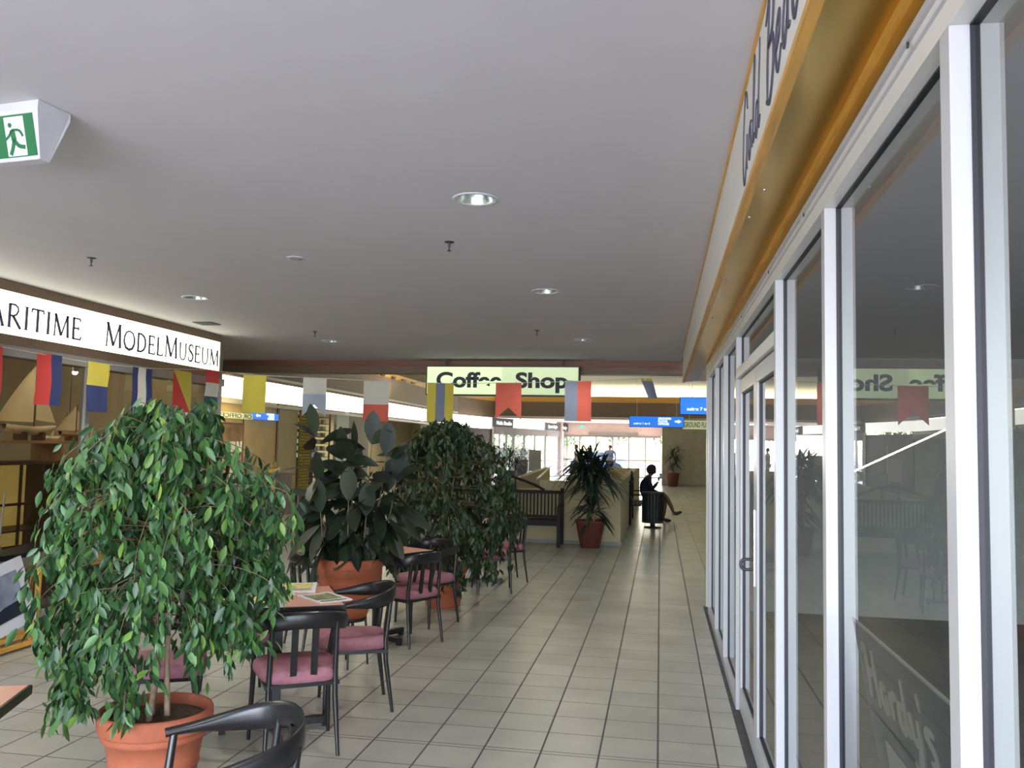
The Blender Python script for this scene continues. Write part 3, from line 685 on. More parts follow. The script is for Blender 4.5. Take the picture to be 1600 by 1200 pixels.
# ------------------------------------------------------------------ stair well walls
def low_wall(name, a, b, z0, z1a, z1b, lab, th=.14):
    d = Vector(b)-Vector(a); L_ = d.length
    mb = MB().add([(0, 0, z0), (L_, 0, z0), (L_, th, z0), (0, th, z0), (0, 0, z1a), (L_, 0, z1b), (L_, th, z1b), (0, th, z1a)],
                  [(0, 3, 2, 1), (4, 5, 6, 7), (0, 1, 5, 4), (1, 2, 6, 5), (2, 3, 7, 6), (3, 0, 4, 7)])
    o = mb.build(name, 'beige', None, (*a, 0)); o.rotation_euler = (0, 0, math.atan2(d.y, d.x)); return struct(o, lab)
low_wall('wall_stair_front', (-2.0, 14.5), (-.64, 14.5), 0, 1.04, 1.04, 'beige low wall behind the arched bench')
low_wall('wall_stair_front_left', (-4.6, 14.5), (-2.0, 14.5), 0, .90, .90, 'lower part of the beige wall behind the arched bench')
low_wall('wall_stair_right', (-.64, 14.6), (-.64, 25.9), 0, 1.04, 1.04, 'beige low wall beside the seated person')
low_wall('wall_stair_left', (-2.72, 14.7), (-2.90, 23.0), 0, .93, 1.07, 'beige sloping wall of the stairwell')
low_wall('wall_stair_back', (-2.67, 25.9), (-.6, 25.9), 0, 1.03, 1.03, 'rear wall of the stairwell')
struct(MB().tube([(-2.86, 22.9, 1.10), (-2.3, 16.3, 1.0)], .018).build('trim_22', 'hullw'), 'white handrail of the stairwell')
struct(MB().box(-4.6, -.62, 14.485, 14.50, 0, .06).build('baseboard_stair', 'grey'), 'dark skirting of the low wall')

# ------------------------------------------------------------------ hanging and ceiling signs
cs = thing('coffee_shop_sign', 'hanging lit sign reading Coffee Shop below the beam', 'sign', (-2.33, 12.55, 2.355))
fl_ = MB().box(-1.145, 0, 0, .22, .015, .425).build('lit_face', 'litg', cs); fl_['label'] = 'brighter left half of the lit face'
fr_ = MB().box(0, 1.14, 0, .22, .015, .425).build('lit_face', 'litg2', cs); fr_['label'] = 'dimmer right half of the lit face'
MB().box(-1.16, 1.155, -.008, .23, .0, .015).box(-1.16, 1.155, -.008, .23, .425, .44).box(-1.16, -1.145, -.008, .23, .015, .425).box(1.14, 1.155, -.008, .23, .015, .425).build('frame', 'dgrey', cs)
MB().box(-.9, -.87, .1, .13, .44, .545).box(.87, .9, .1, .13, .44, .545).build('hanger', 'dmetal', cs)
text_mesh('lettering', 'Coffee', .31, 'ink2', fl_, (-1.0, -.004, .125), (R(90), 0, 0), bold=.011, width=1.0)
text_mesh('lettering', 'Shop', .31, 'ink2', fr_, (.21, -.004, .125), (R(90), 0, 0), bold=.011, width=.78)
def blue_sign(loc, l1, lab):
    r = thing('direction_sign', lab, 'sign', loc, 0, 'blue direction signs')
    bf = MB().box(0, 1.48, 0, .12, 0, .285).build('lit_face', 'litblue', r)
    MB().box(-.012, 1.492, -.004, .125, -.012, 0).box(-.012, 1.492, -.004, .125, .285, .297).box(-.012, 0, -.004, .125, 0, .285).box(1.48, 1.492, -.004, .125, 0, .285).build('frame', 'blue', r)
    text_mesh('lettering', l1, .075, 'litw', bf, (.11, -.004, .065), (R(90), 0, 0), bold=.002, width=.45)
    text_mesh('lettering', 'GROUND\nFLOOR\nOFFICES', .078, 'litw', bf, (.78, -.004, .205), (R(90), 0, 0), bold=.004, lines=.95, width=.36)
    fn = lambda u, v, d: (u, -d, v)
    MB().prism([(1.24, .13), (1.33, .13), (1.33, .10), (1.42, .155), (1.33, .21), (1.33, .18), (1.24, .18)], fn, 0, .004).build('arrow', 'litw', bf)
    for x in (.2, 1.28): MB().tube([(x, .06, .29), (x, .06, 4.9-loc[2])], .004).build('hanging_rod', 'atrium', r)
    return r
blue_sign((.335, 15.0, 2.215), 'suites 7 to 11', 'nearer and upper blue lit direction sign, cut off by the shopfront')
blue_sign((-.845, 24.3, 2.225), 'suites 1 to 6', 'farther and lower blue lit direction sign with arrow')
r = thing('offices_sign', 'pale green lit sign for the ground floor offices behind the blue signs', 'sign', (.68, 27.0, 2.24))
MB().box(0, 2.6, 0, .12, 0, .27).build('lit_face', 'lity', r)
text_mesh('lettering', 'GROUND FLOOR OFFICES', .22, 'ink2', r, (.04, -.004, .06), (R(90), 0, 0), bold=.002, width=1.33)
for x in (.2, 2.2): MB().tube([(x, .06, .27), (x, .06, 2.64)], .004).build('hanging_rod', 'atrium', r)
# glass reflection of the same signs, modelled as reverse-lettered lit panels
r = thing('offices_sign', 'glass reflection of the green and blue signs, modelled as reversed panels above the honey panelling', 'sign', (-8.82, 16.0, 2.07))
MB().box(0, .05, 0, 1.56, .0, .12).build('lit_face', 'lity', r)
MB().box(0, .05, 1.56, 2.86, .02, .17).build('blue_face', 'litblue', r)['label'] = 'blue half of the sign reflection, with arrow'
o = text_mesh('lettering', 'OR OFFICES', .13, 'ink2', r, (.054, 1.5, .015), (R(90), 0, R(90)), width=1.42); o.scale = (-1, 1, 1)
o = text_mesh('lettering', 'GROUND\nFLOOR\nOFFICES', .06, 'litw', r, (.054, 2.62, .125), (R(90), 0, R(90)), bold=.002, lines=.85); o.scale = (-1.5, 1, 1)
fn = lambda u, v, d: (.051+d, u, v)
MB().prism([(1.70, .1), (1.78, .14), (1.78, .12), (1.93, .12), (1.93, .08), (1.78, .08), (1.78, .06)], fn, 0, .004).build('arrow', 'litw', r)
# emergency exit sign on the ceiling
es = thing('exit_sign', 'wedge shaped white emergency exit light with green running figure on the ceiling', 'exit sign', (-2.345, 2.935, CZ), R(-8))
def wedge():
    mb = MB(); L_ = -.62
    top = [(0, -.085), (0, .075)]
    prof = [(-.085, 0), (-.085, -.035), (-.03, -.215), (.02, -.215), (.075, -.035), (.075, 0)]
    vs = []
    for x, ins in ((0, 0), (L_, 0)):
        for y, z in prof: vs.append((x + (-.035 if z < -.1 else 0)*(1 if x == 0 else -1), y, z))
    n = 6
    mb.add(vs, [tuple(range(n)), tuple(reversed(range(n, 2*n)))] + [(i, i+n, (i+1) % n+n, (i+1) % n) for i in range(n)])
    return mb
wedge().build('housing', 'plasw', es, None, .004)
def on_exit(u, v, d):   # u from right edge leftwards, v up, on sloping front
    t = v; a = Vector((0, -.085, -.035)).lerp(Vector((0, -.03, -.215)), 1-t)
    n = Vector((0, -.18, -.055)).normalized()
    return (-.03-u*1.0-.01*(1-t), a.y+n.y*d, a.z+n.z*d)
MB().prism([(0.0, .08), (.56, .08), (.56, .92), (0.0, .92)], on_exit, .0, .003).build('green_face', 'green', es)
MB().prism([(.045, .10), (.14, .10), (.14, .88), (.045, .88)], on_exit, .003, .005).build('white_doorway', 'exitw', es)
fig = MB()
A = lambda x, y: (.155-x, y)
for pts, w in [([A(.05, .62), A(.055, .42)], .024), ([A(.055, .44), A(.045, .28), A(.03, .13)], .016), ([A(.055, .42), A(.075, .30), A(.105, .26)], .016),
               ([A(.05, .62), A(.085, .60), (A(.10, .48))], .010), ([A(.05, .62), A(.03, .50), A(.012, .44)], .010)]:
    q = spline(pts, 4); P2 = [(c.x, c.y) for c in q]
    # v runs 0..1 over 0.19 m, so widen strokes by hand
    for i in range(len(P2)-1):
        (a, b), (c, d) = P2[i], P2[i+1]; dx, dy = c-a, (d-b)*.19; L_ = math.hypot(dx, dy) or 1; nx, ny = -dy/L_*w/2, dx/L_*w/2/.19
        fig.prism([(a+nx, b+ny), (c+nx, d+ny), (c-nx, d-ny), (a-nx, b-ny)], on_exit, .005, .007)
fig.prism([(.155-.042+.009*math.cos(k*.7), .72+.05*math.sin(k*.7)) for k in range(9)], on_exit, .005, .007)
fig.build('running_figure', 'green', es)
# small far exit sign
r = thing('exit_sign', 'tiny green lit exit sign on the pink wall over the far doors', 'exit sign', (-4.32, 47.95, 2.70))
MB().box(-.15, .15, 0, .05, 0, .16).build('housing', 'plasw', r)
MB().box(-.14, .14, -.004, 0, .01, .15).build('green_face', mat('far_exit_green', (.1, .7, .4), .5, emit=.5, ecol=(.1, .8, .45)), r)
MB().box(-.03, .03, -.007, -.004, .02, .14).build('running_figure', 'exitw', r)

# downlights, sprinklers, vent
dls = None
LB = ['nearest round recessed downlight in the ceiling centre', 'second recessed downlight down the right row', 'third recessed downlight of the right row, near the beam', 'recessed downlight nearest the museum sign', 'recessed downlight of the left row, near the beam', 'recessed downlight above the left edge, out of view', 'recessed downlight above the viewer']
for (x, y, rr), lab in zip(LIGHTS, LB):
    if dls is None:
        dls = thing('downlight', lab, 'downlight', (x, y, CZ), 0, 'recessed downlights')
        MB().lathe([(.100, .0), (.104, -.006), (.118, -.006), (.122, -.001), (.122, .0)], 40).build('trim_ring', 'plasw', dls)
        rf_ = MB().lathe([(.105, 0), (.098, .03), (.085, .07), (.06, .11), (.03, .13), (0, .135)], 40).build('reflector', mat('downlight_reflector', (.62, .68, .62), .18, .9), dls)
        MB().lathe([(0, .06), (.02, .065), (.03, .08), (.028, .10), (.02, .12), (.02, .13)], 20).build('bulb', 'bulb', rf_)
    else: dup(dls, (x, y, CZ), 0, lab)
for k_, (x, y, rr) in enumerate(LIGHTS):
    l = bpy.data.lights.new('downlight_lamp', 'SPOT'); l.energy = 46; l.color = (1, .97, .90); l.spot_size = R(150); l.spot_blend = .6; l.shadow_soft_size = .03
    o = bpy.data.objects.new('downlight_lamp', l); C.objects.link(o); o.location = (x, y, CZ-.02)
sp0 = None
for x, y, lab in [(-4.046, 5.512, 'ceiling sprinkler nearest the museum sign'), (-1.335, 5.259, 'ceiling sprinkler just past the nearest downlight'), (-3.991, 9.461, 'far ceiling sprinkler on the left'), (-1.36, 9.407, 'far ceiling sprinkler between the right downlights')]:
    if sp0 is None:
        sp0 = thing('sprinkler', lab, 'sprinkler', (x, y, CZ), 0, 'ceiling sprinklers')
        MB().lathe([(0, -.004), (.030, -.004), (.032, 0)], 20).build('escutcheon', 'dmetal', sp0)
        MB().lathe([(.009, 0), (.008, -.03), (.004, -.04), (.004, -.055), (.014, -.056), (.014, -.059), (0, -.06)], 14).build('head', 'dmetal', sp0)
    else: dup(sp0, (x, y, CZ), 0, lab)
sk = thing('speaker_disc', 'flat pale round disc in the ceiling between the downlights', 'ceiling speaker', (-2.54, 5.63, CZ), 0, 'ceiling speaker discs')
MB().lathe([(0, -.006), (.05, -.006), (.062, -.004), (.065, 0)], 30).build('cover', 'ceil', sk)
MB().lathe([(.03, -.009), (.034, -.0062), (.038, -.0062)], 30).build('ring', 'grey', sk)
dup(sk, (-2.66, 12.2, CZ), 0, 'flat round disc in the ceiling close to the Coffee Shop sign')
vt = thing('ceiling_vent', 'small dark square vent in the ceiling beside the museum sign', 'vent', (-4.96, 8.75, CZ))
MB().box(-.11, .11, -.11, .11, -.008, 0).build('grille', 'dmetal', vt)
mb = MB()
for k in range(6): mb.box(-.1, .1, -.09+k*.034, -.08+k*.034, -.013, -.008)
mb.build('slats', 'dgrey', vt)

# ------------------------------------------------------------------ bunting
A0, B0 = Vector((-5.2, 9.75, 2.43)), Vector((.29, 11.6, 2.57))
ln = thing('bunting_cord', 'thin pale cord carrying the signal flags along the museum and across to the fascia', 'cord', (-5.2, 9.75, 2.43))
cpts = [(-5.2, 2.0, 2.46), (-5.2, 4.0, 2.36), (-5.2, 6.04, 2.32), (-5.2, 7.1, 2.30), (-5.2, 8.1, 2.335), (-5.2, 9.2, 2.42), (-5.2, 9.75, 2.44), (-4.78, 9.89, 2.412), (-4.09, 10.12, 2.402), (-3.36, 10.37, 2.388), (-2.59, 10.63, 2.388), (-1.76, 10.91, 2.425), (-.89, 11.20, 2.478), (0, 11.5, 2.55), (.285, 11.6, 2.57)]
MB().tube([tuple(Vector(p)-Vector((-5.2, 9.75, 2.43))) for p in cpts], .004, 6).build('cord', 'string', ln)
def flag(x0, y0, x1, y1, zt, zb, pieces, lab, shape='rect'):
    """pieces: list of (material, u0, u1, v0, v1) with v down; one gentle billow"""
    P, Q = Vector((x0, y0)), Vector((x1, y1)); d = Q-P; w = d.length; a = math.atan2(d.y, d.x); h = zt-zb
    r = thing('signal_flag', lab, 'flag', (x0, y0, zt), a, 'signal flags')
    ph = rnd.random()*6
    def S3(u, v):
        if shape == 'tilt': x = u*w*(.9-.1*v)+v*h*.42; z = -v*h*.95+(-.03 if .3 < u < .5 and v < .1 else 0)
        else: x = u*w; z = -v*h
        return (x, .012*math.sin(u*5+ph)*(.3+v)+.006*math.sin(v*7+ph), z)
    for mname, u0, u1, v0, v1 in pieces:
        mb = MB(); n = 8; g_ = []
        for j in range(n+1):
            for i in range(n+1):
                u = u0+(u1-u0)*i/n; v = v0+(v1-v0)*j/n
                if shape == 'swallow' or shape == 'swallow2':
                    lim = 1-(.33 if shape == 'swallow' else .30)*(1-abs(2*u-1)); v = v*lim if v1 == 1 and v0 == 0 else (v0+(lim-v0)*j/n if v1 == 1 else v)
                if shape == 'diag':
                    pass
                g_.append(S3(u, v))
        k = len(g_)
        back = [(x, y+.0015, z) for x, y, z in g_]
        fs = [(j*(n+1)+i, j*(n+1)+i+1, (j+1)*(n+1)+i+1, (j+1)*(n+1)+i) for j in range(n) for i in range(n)]
        mb.add(g_, [tuple(reversed(f)) for f in fs], True); mb.add(back, fs, True)
        o = mb.build({'red': 'red_field', 'red2': 'red_field', 'blue': 'blue_field', 'yellow': 'yellow_field', 'white': 'white_field', 'slate': 'slate_blue_field', 'ltblue': 'pale_blue_field'}[mname], mname, r)
    return r
X5 = -5.19
flag(X5, 5.72, X5, 6.07, 2.325, 1.60, [('red', 0, 1, 0, 1)], 'plain red flag cut by the left edge of the photo')
flag(X5, 6.46, X5, 6.76, 2.32, 1.88, [('red', 0, .55, 0, 1), ('blue', .55, 1, 0, 1)], 'flag split upright, red left and navy right, beside the model yacht')
flag(X5, 7.10, X5, 7.42, 2.31, 1.85, [('yellow', 0, 1, 0, .47), ('blue', 0, 1, .47, 1)], 'flag with yellow top half and blue bottom half')
flag(X5, 7.80, X5, 8.12, 2.325, 1.88, [('blue', 0, .3, 0, 1), ('white', .3, .68, 0, 1), ('blue', .68, 1, 0, 1)], 'flag with upright blue, white and blue stripes')
fd = flag(X5, 8.52, X5, 8.88, 2.36, 1.91, [], 'flag cut diagonally into yellow and red')
MB().prism([(0, 0), (.36, 0), (.36, -.45)], lambda u, v, d: (u, d, v), 0, .002).build('yellow_field', 'yellow', fd)
MB().prism([(0, 0), (.36, -.45), (0, -.45)], lambda u, v, d: (u, d, v), 0, .002).build('red_field', 'red', fd)
flag(X5, 9.20, X5, 9.50, 2.43, 1.97, [('red', 0, 1, 0, .33), ('white', 0, 1, .33, .68), ('blue', 0, 1, .68, 1)], 'flag with level red, white and blue bands at the museum corner')
flag(-5.04, 9.80, -4.78, 9.89, 2.41, 1.95, [('yellow', 0, 1, 0, 1)], 'plain yellow flag next to the museum corner')
flag(-4.36, 10.03, -4.09, 10.12, 2.40, 1.93, [('white', 0, 1, 0, .42), ('ltblue', 0, 1, .42, 1)], 'cream over pale blue swallow tailed flag', 'swallow2')
flag(-3.66, 10.27, -3.36, 10.37, 2.385, 1.885, [('white', 0, 1, 0, .58), ('red2', 0, 1, .58, 1)], 'flag with off white top and red bottom')
flag(-2.907, 10.52, -2.592, 10.63, 2.385, 1.89, [('yellow', 0, .32, 0, 1), ('slate', .32, .67, 0, 1), ('yellow', .67, 1, 0, 1)], 'flag with upright yellow, slate and yellow stripes over the letter C')
flag(-2.079, 10.80, -1.764, 10.91, 2.42, 1.95, [('red2', 0, 1, 0, 1)], 'red swallow tailed flag under the word gap of the Coffee Shop sign', 'swallow')
flag(-1.222, 11.09, -.891, 11.20, 2.475, 1.95, [('slate', 0, .48, 0, 1), ('red2', .48, 1, 0, 1)], 'flag split upright, slate left and red right')
flag(-.26, 11.41, -.10, 11.47, 2.53, 2.26, [('yellow', 0, 1, 0, .12), ('slate', 0, 1, .12, 1)], 'small twisted slate flag bunched on the cord at the right', 'tilt')

# ------------------------------------------------------------------ cafe furniture
def make_table(lab, loc, rz):
    t = thing('cafe_table', lab, 'table', loc, rz, 'square cafe tables'); h = .33
    MB().box(-h+.012, h-.012, -h+.012, h-.012, .703, .732).build('tabletop', 'laminate', t)
    MB().box(-h, h, -h, -h+.012, .697, .731).box(-h, h, h-.012, h, .697, .731).box(-h, -h+.012, -h+.012, h-.012, .697, .731).box(h-.012, h, -h+.012, h-.012, .697, .731).build('edge_band', 'black', t, None, .004)
    MB().box(-.026, .026, -.026, .026, .03, .703).build('column', 'black', t, None, .004)
    for k in range(4):
        T = Matrix.Rotation(k*math.pi/2, 4, 'Z')
        mb = MB().box(.0, .30, -.022, .022, .018, .058, T).box(.262, .298, -.02, .02, 0, .018, T)
        mb.build('foot', 'black', t, None, .004)
    MB().box(-.16, .16, -.02, .02, .685, .703).box(-.02, .02, -.16, .16, .685, .703).build('bracket', 'black', t)
    return t
def seat_mesh():
    mb = MB(); n = 32; prof = [(.90, .370), (.985, .378), (1.0, .40), (.985, .425), (.93, .440), (.75, .448), (.4, .452), (.0, .453)]
    vs = []
    for s_, z in prof:
        for k in range(n):
            t = 2*math.pi*k/n; c_, d_ = math.cos(t), math.sin(t)
            e = .42; x = math.copysign(abs(c_)**e, c_); y = math.copysign(abs(d_)**e, d_)
            hw = .225-.035*(1-y)/2*1.0; vs.append((x*hw*s_, y*.215*s_, z))
    mb.add(vs, [(i*n+k, i*n+(k+1) % n, (i+1)*n+(k+1) % n, (i+1)*n+k) for i in range(len(prof)-1) for k in range(n)], True)
    mb.add(vs[:n], [tuple(reversed(range(n)))])
    return mb
def make_chair(lab, loc, rz):
    """captain chair facing local +y"""
    c = thing('cafe_armchair', lab, 'chair', loc, rz, 'black cafe armchairs with mauve seats')
    seat_mesh().build('seat', 'pink', c)
    half = [(.245, .145, .640), (.246, .10, .645), (.246, .02, .652), (.240, -.07, .660), (.215, -.155, .672), (.155, -.215, .688), (.08, -.243, .698), (0, -.25, .70)]
    half = [tuple(v) for v in spline(half, 3)]
    pts = half + [(-x, y, z) for x, y, z in reversed(half[:-1])]
    fl = []
    for x, y, z in pts:
        k = max(0, min(1, (.12-y)/.30)); k = k*k*(3-2*k)
        fl.append((.019*(1-k)+.011*k, .015*(1-k)+.046*k))
    MB().tube(pts, 1, 10, True, fl).build('top_rail', 'black', c)
    for s_ in (1, -1):
        MB().tube([(s_*.215, .17, .0), (s_*.205, .165, .30), (s_*.205, .145, .42), (s_*.242, .118, .635)], [.010, .015, .015, .013], 10).build('front_leg', 'black', c)
        MB().tube([(s_*.185, -.235, .0), (s_*.170, -.19, .30), (s_*.168, -.185, .42), (s_*.165, -.212, .68)], [.010, .015, .015, .013], 10).build('rear_leg', 'black', c)
        mb = MB(); x = s_*.052
        P = [(x, -.205, .40), (x, -.215, .50), (x, -.235, .68)]
        mb.tube(P, 1, 8, True, None) if False else mb.add([(x-.017, y-.006, z) for _, y, z in P]+[(x+.017, y-.006, z) for _, y, z in P]+[(x+.017, y+.006, z) for _, y, z in P]+[(x-.017, y+.006, z) for _, y, z in P],
            [(0, 3, 4, 1), (1, 4, 5, 2), (3, 6, 7, 4), (4, 7, 8, 5), (6, 9, 10, 7), (7, 10, 11, 8), (9, 0, 1, 10), (10, 1, 2, 11)])
        mb.build('back_slat', 'black', c)
    MB().box(-.19, .19, -.20, .185, .352, .372).build('seat_frame', 'black', c)
    return c
t0 = make_table('nearest full table, salmon top strewn with brochures, by the large potted fig', (-2.12, 4.66, 0), R(29))
dup(t0, (-2.295, 6.926, 0), R(60), 'salmon topped table just behind the rubber plant, one sharp corner clear')
dup(t0, (-2.1, 10.0, 0), R(15), 'farthest cafe table beside the two rear chairs')
dup(t0, (-2.385, 2.375, 0), R(20.4), 'table corner at the bottom left edge of the photo')
ch = make_chair('chair pulled to the near side of the brochure table, back to the viewer', (-1.91, 4.45, 0), R(33))
G_ = [((-1.87, 5.18, 0), R(116), 'chair on the right side of the brochure table, facing left'),
      ((-2.62, 5.12, 0), R(-150), 'chair on the far side of the brochure table with only its rounded rail showing'),
      ((-2.62, 4.35, 0), R(-62), 'chair half hidden behind the hanging fig leaves'),
      ((-2.04, 6.94, 0), R(60), 'chair at the near corner of the second table, right of the rubber plant'),
      ((-2.08, 7.68, 0), R(150), 'chair right of the second table with one leg clear of the fig'),
      ((-2.66, 6.66, 0), R(-44), 'chair left of the rubber plant pot, its slatted back showing'),
      ((-1.834, 9.575, 0), R(17), 'near chair at the farthest table, back to the viewer'),
      ((-1.837, 10.32, 0), R(118), 'rearmost chair at the farthest table, facing left'),
      ((-1.35, 2.57, 0), R(124), 'closest chair, its glossy curved armrest in the bottom foreground')]
for l, a, lab in G_: dup(ch, l, a, lab)

# brochures
def brochure(lab, x, y, z, rz, w=.21, h=.29, cover='pyel', th=.006, curl=.004):
    b = thing('brochure', lab, 'magazine', (x, y, z), rz, 'brochures on the cafe tables')
    n = 6; mb = MB(); top = []; bot = []
    for j in range(2):
        for i in range(n+1):
            u = i/n; bot.append((-w/2+w*u, -h/2+h*j, 0)); top.append((-w/2+w*u, -h/2+h*j, th+curl*(abs(2*u-1)**2)))
    k = n+1; fs = [(i, i+1, k+i+1, k+i) for i in range(n)]
    mb.add(bot, [tuple(reversed(f)) for f in fs]); mb.add(top, fs)
    mb.add(bot[:k]+top[:k], [(i, i+1, k+i+1, k+i) for i in range(n)]); mb.add(bot[k:]+top[k:], [(i+1, i, k+i, k+i+1) for i in range(n)])
    mb.add([bot[0], bot[k], top[0], top[k]], [(0, 2, 3, 1)]); mb.add([bot[n], bot[k+n], top[n], top[k+n]], [(0, 1, 3, 2)])
    mb.build('pages', 'paper', b)
    mb = MB(); q = .78
    mb.add([(x_*q, y_*.62+h*.08, z_+.0012) for x_, y_, z_ in top], fs); mb.build('picture', cover, b)
    mb = MB(); mb.box(-w*.4, w*.4, -h*.42, -h*.36, th+curl*.7+.0005, th+curl*.7+.0015).build('caption_band', 'pgrn', b)
    return b
Z = .733
brochure('thick magazine nearest the front edge of the brochure table', -2.12, 4.46, Z, R(25), .22, .30, 'pyel', .012)
brochure('open leaflet near the right corner of the brochure table', -1.86, 4.68, Z, R(50), .20, .28, 'pgrn', .004)
brochure('thick magazine at the back right of the brochure table', -2.13, 4.93, Z, R(20), .22, .30, 'pyel', .012)
brochure('folded newspaper in the middle of the brochure table', -2.20, 4.72, Z, R(55), .17, .24, 'pyel', .005)
brochure('thin flyer at the back left of the brochure table', -2.36, 4.73, Z, R(35), .21, .29, 'paper', .004)
brochure('pale leaflet under the leaves at the left of the brochure table', -2.33, 4.50, Z, R(5), .15, .21, 'pyel', .003)
brochure('white papers on the second table behind the rubber plant', -2.28, 6.93, Z, R(60), .21, .29, 'paper', .006)
brochure('white paper corner on the table at the bottom left edge', -2.42, 2.56, Z, R(-30), .15, .21, 'paper', .004)

# ------------------------------------------------------------------ pots
def pot(parent, R1, R0, H, mt='terra', bowl=False, soil=.9):
    if bowl: pr = [(0, 0), (R0, 0), (R0*1.12, H*.10), (R1*.80, H*.35), (R1*.93, H*.62), (R1*.95, H*.72), (R1*.965, H*.725), (R1*.965, H*.83), (R1*.98, H*.84), (R1, H*.86), (R1, H*.97), (R1*.985, H), (R1*.93, H), (R1*.91, H*.97), (R1*.90, H*.86)]
    else: pr = [(0, 0), (R0, 0), (R0*1.02, H*.02), (R0+(R1-R0)*.26, H*.40), (R0+(R1-R0)*.33, H*.41), (R0+(R1-R0)*.35, H*.43), (R0+(R1-R0)*.29, H*.44), (R0+(R1-R0)*.52, H*.715), (R1*.90, H*.72), (R1*.915, H*.725), (R1*.92, H*.785), (R1*.905, H*.79), (R1*.965, H*.80), (R1*.985, H*.82), (R1, H*.93), (R1*.995, H*.975), (R1*.97, H), (R1*.93, H), (R1*.905, H*.97), (R1*.87, H*.82)]
    po = MB().lathe(pr, 56).build('pot', mt, parent)
    rr = pr[-1][0]; mb = MB(); n = 28; vs = [(0, 0, H*soil-.0)]
    rs = [.33, .66, 1.0]
    for q in rs:
        for k in range(n): vs.append((rr*q*1.0*math.cos(2*math.pi*k/n), rr*q*math.sin(2*math.pi*k/n), H*soil+rnd.uniform(-.008, .012)*(q < 1)-.005*(q == 1)))
    fs = [(0, 1+k, 1+(k+1) % n) for k in range(n)]
    for j in range(2): fs += [(1+j*n+k, 1+(j+1)*n+k, 1+(j+1)*n+(k+1) % n, 1+j*n+(k+1) % n) for k in range(n)]
    mb.add(vs, fs, True); mb.build('soil', 'soil', po)
def leafy(mb, p, d, up, L_, w, fold=.25, tip=1.0, segs=3, droop=.3, prof=None):
    """one leaf: midrib from p along d, curving down by droop; pointed oval outline"""
    d = d.normalized(); side = d.cross(up)
    if side.length < 1e-3: side = Vector((1, 0, 0))
    side.normalize(); nn = side.cross(d)
    vs = []; q = Vector(p)
    for i in range(segs+1):
        t = i/segs
        ww = w*.5*(math.sin(math.pi*min(1, (t*.92+.08))**tip))*(1.0 if i < segs else 0.05)
        if prof: ww = w*.5*max(.03, math.sin(math.pi*min(1, t)**1.08)**.72)
        elif i == 0: ww = w*.06
        c = Vector(p)+d*L_*t - Vector((0, 0, 1))*droop*L_*t*t
        vs += [c-side*ww+nn*fold*ww, c, c+side*ww+nn*fold*ww]
    fs = []
    for i in range(segs):
        a = i*3; fs += [(a, a+1, a+4, a+3), (a+1, a+2, a+5, a+4)]
    mb.add(vs, fs, True)
def weeping_fig(root, base, H0, cz, rx, rz_, n_br, n_leaf, lm, seed, leafL=.062, extra=()):
    r_ = random.Random(seed)
    for k in range(3 if n_br > 40 else 3):
        a = k*2.1+.4; x, y = .03*math.cos(a), .03*math.sin(a)
        pts = [(x*1.6, y*1.6, base), (x*1.2+.01*k, y, base+.3), (x*1.8-.01, y*1.8, base+.6), (x*2.6, y*2.4+.02, base+.95), (x*4, y*4, H0-.15)]
        MB().tube(spline(pts, 4), [.014-.0005*i for i in range(17)], 8).build('stem', 'bark', root)
    tw = MB(); lf = MB(); nl = 0
    brs = []
    for i in range(n_br):
        h = r_.uniform(base+.25, H0-.1)
        a = r_.uniform(0, 2*math.pi)
        # target point in a rounded weeping envelope
        u = r_.random()
        tz = cz+rz_*(1-2*r_.random())
        q_ = (tz-(cz-rz_))/(2*rz_)
        tr = rx*float(np.interp(q_, [0, .12, .35, .6, .78, .9, 1], [.62, .85, 1, .98, .80, .52, .22]))*(.3+.7*math.sqrt(r_.random()))
        if r_.random() < .16: tr *= r_.uniform(1.05, 1.25); tz += r_.uniform(-.05, .08)
        T3 = Vector((tr*math.cos(a), tr*math.sin(a), tz))
        st = Vector((.03*math.cos(a), .03*math.sin(a), min(H0-.1, max(base+.3, tz-.05+r_.uniform(0, .25)))))
        mid = st.lerp(T3, .55)+Vector((r_.gauss(0, .02), r_.gauss(0, .02), .02+.07*r_.random()))
        p = spline([tuple(st), tuple(mid), tuple(T3), tuple(T3+Vector((.04*math.cos(a), .04*math.sin(a), -.10-.08*r_.random())))], 5)
        brs.append(p); tw.tube(p, [max(.0008, .0032-.0002*j) for j in range(len(p))], 5, False)
    for c, hv in extra:
        st = Vector((c[0]*.1, c[1]*.1, hv)); p = spline([tuple(st), tuple(st.lerp(Vector(c), .6)+Vector((0, 0, .12))), tuple(c), (c[0]*1.05, c[1]*1.05, c[2]-.16)], 5)
        for _ in range(5): brs.append([q+Vector((r_.gauss(0, .035), r_.gauss(0, .035), r_.gauss(0, .02)))*min(1, j/6) for j, q in enumerate(p)])
        tw.tube(p, .004, 5, False)
    while nl < n_leaf:
        p = r_.choice(brs); t = r_.random()**.55*(len(p)-1); i = min(int(t), len(p)-2); q = p[i].lerp(p[i+1], t-i)
        a = r_.uniform(0, 2*math.pi); out = Vector((math.cos(a), math.sin(a), 0))
        d = out*r_.uniform(.15, .8)+Vector((0, 0, -r_.uniform(.35, 1.1)))
        up = Vector((q.x, q.y, .2))+Vector((r_.gauss(0, .5), r_.gauss(0, .5), r_.gauss(0, .5)))
        s_ = r_.uniform(.75, 1.25)
        if q.z < base+.55 and math.hypot(q.x, q.y) < .22 and r_.random() < .75: nl += .5; continue
        q2 = q+Vector((r_.gauss(0, .018), r_.gauss(0, .018), r_.gauss(0, .018)))
        leafy(lf, q2, d, up, leafL*s_, leafL*.42*s_, .3, 1.15, 4, .15); nl += 1
    tw.build('branches', 'twig', root); lf.build('foliage', lm, root)
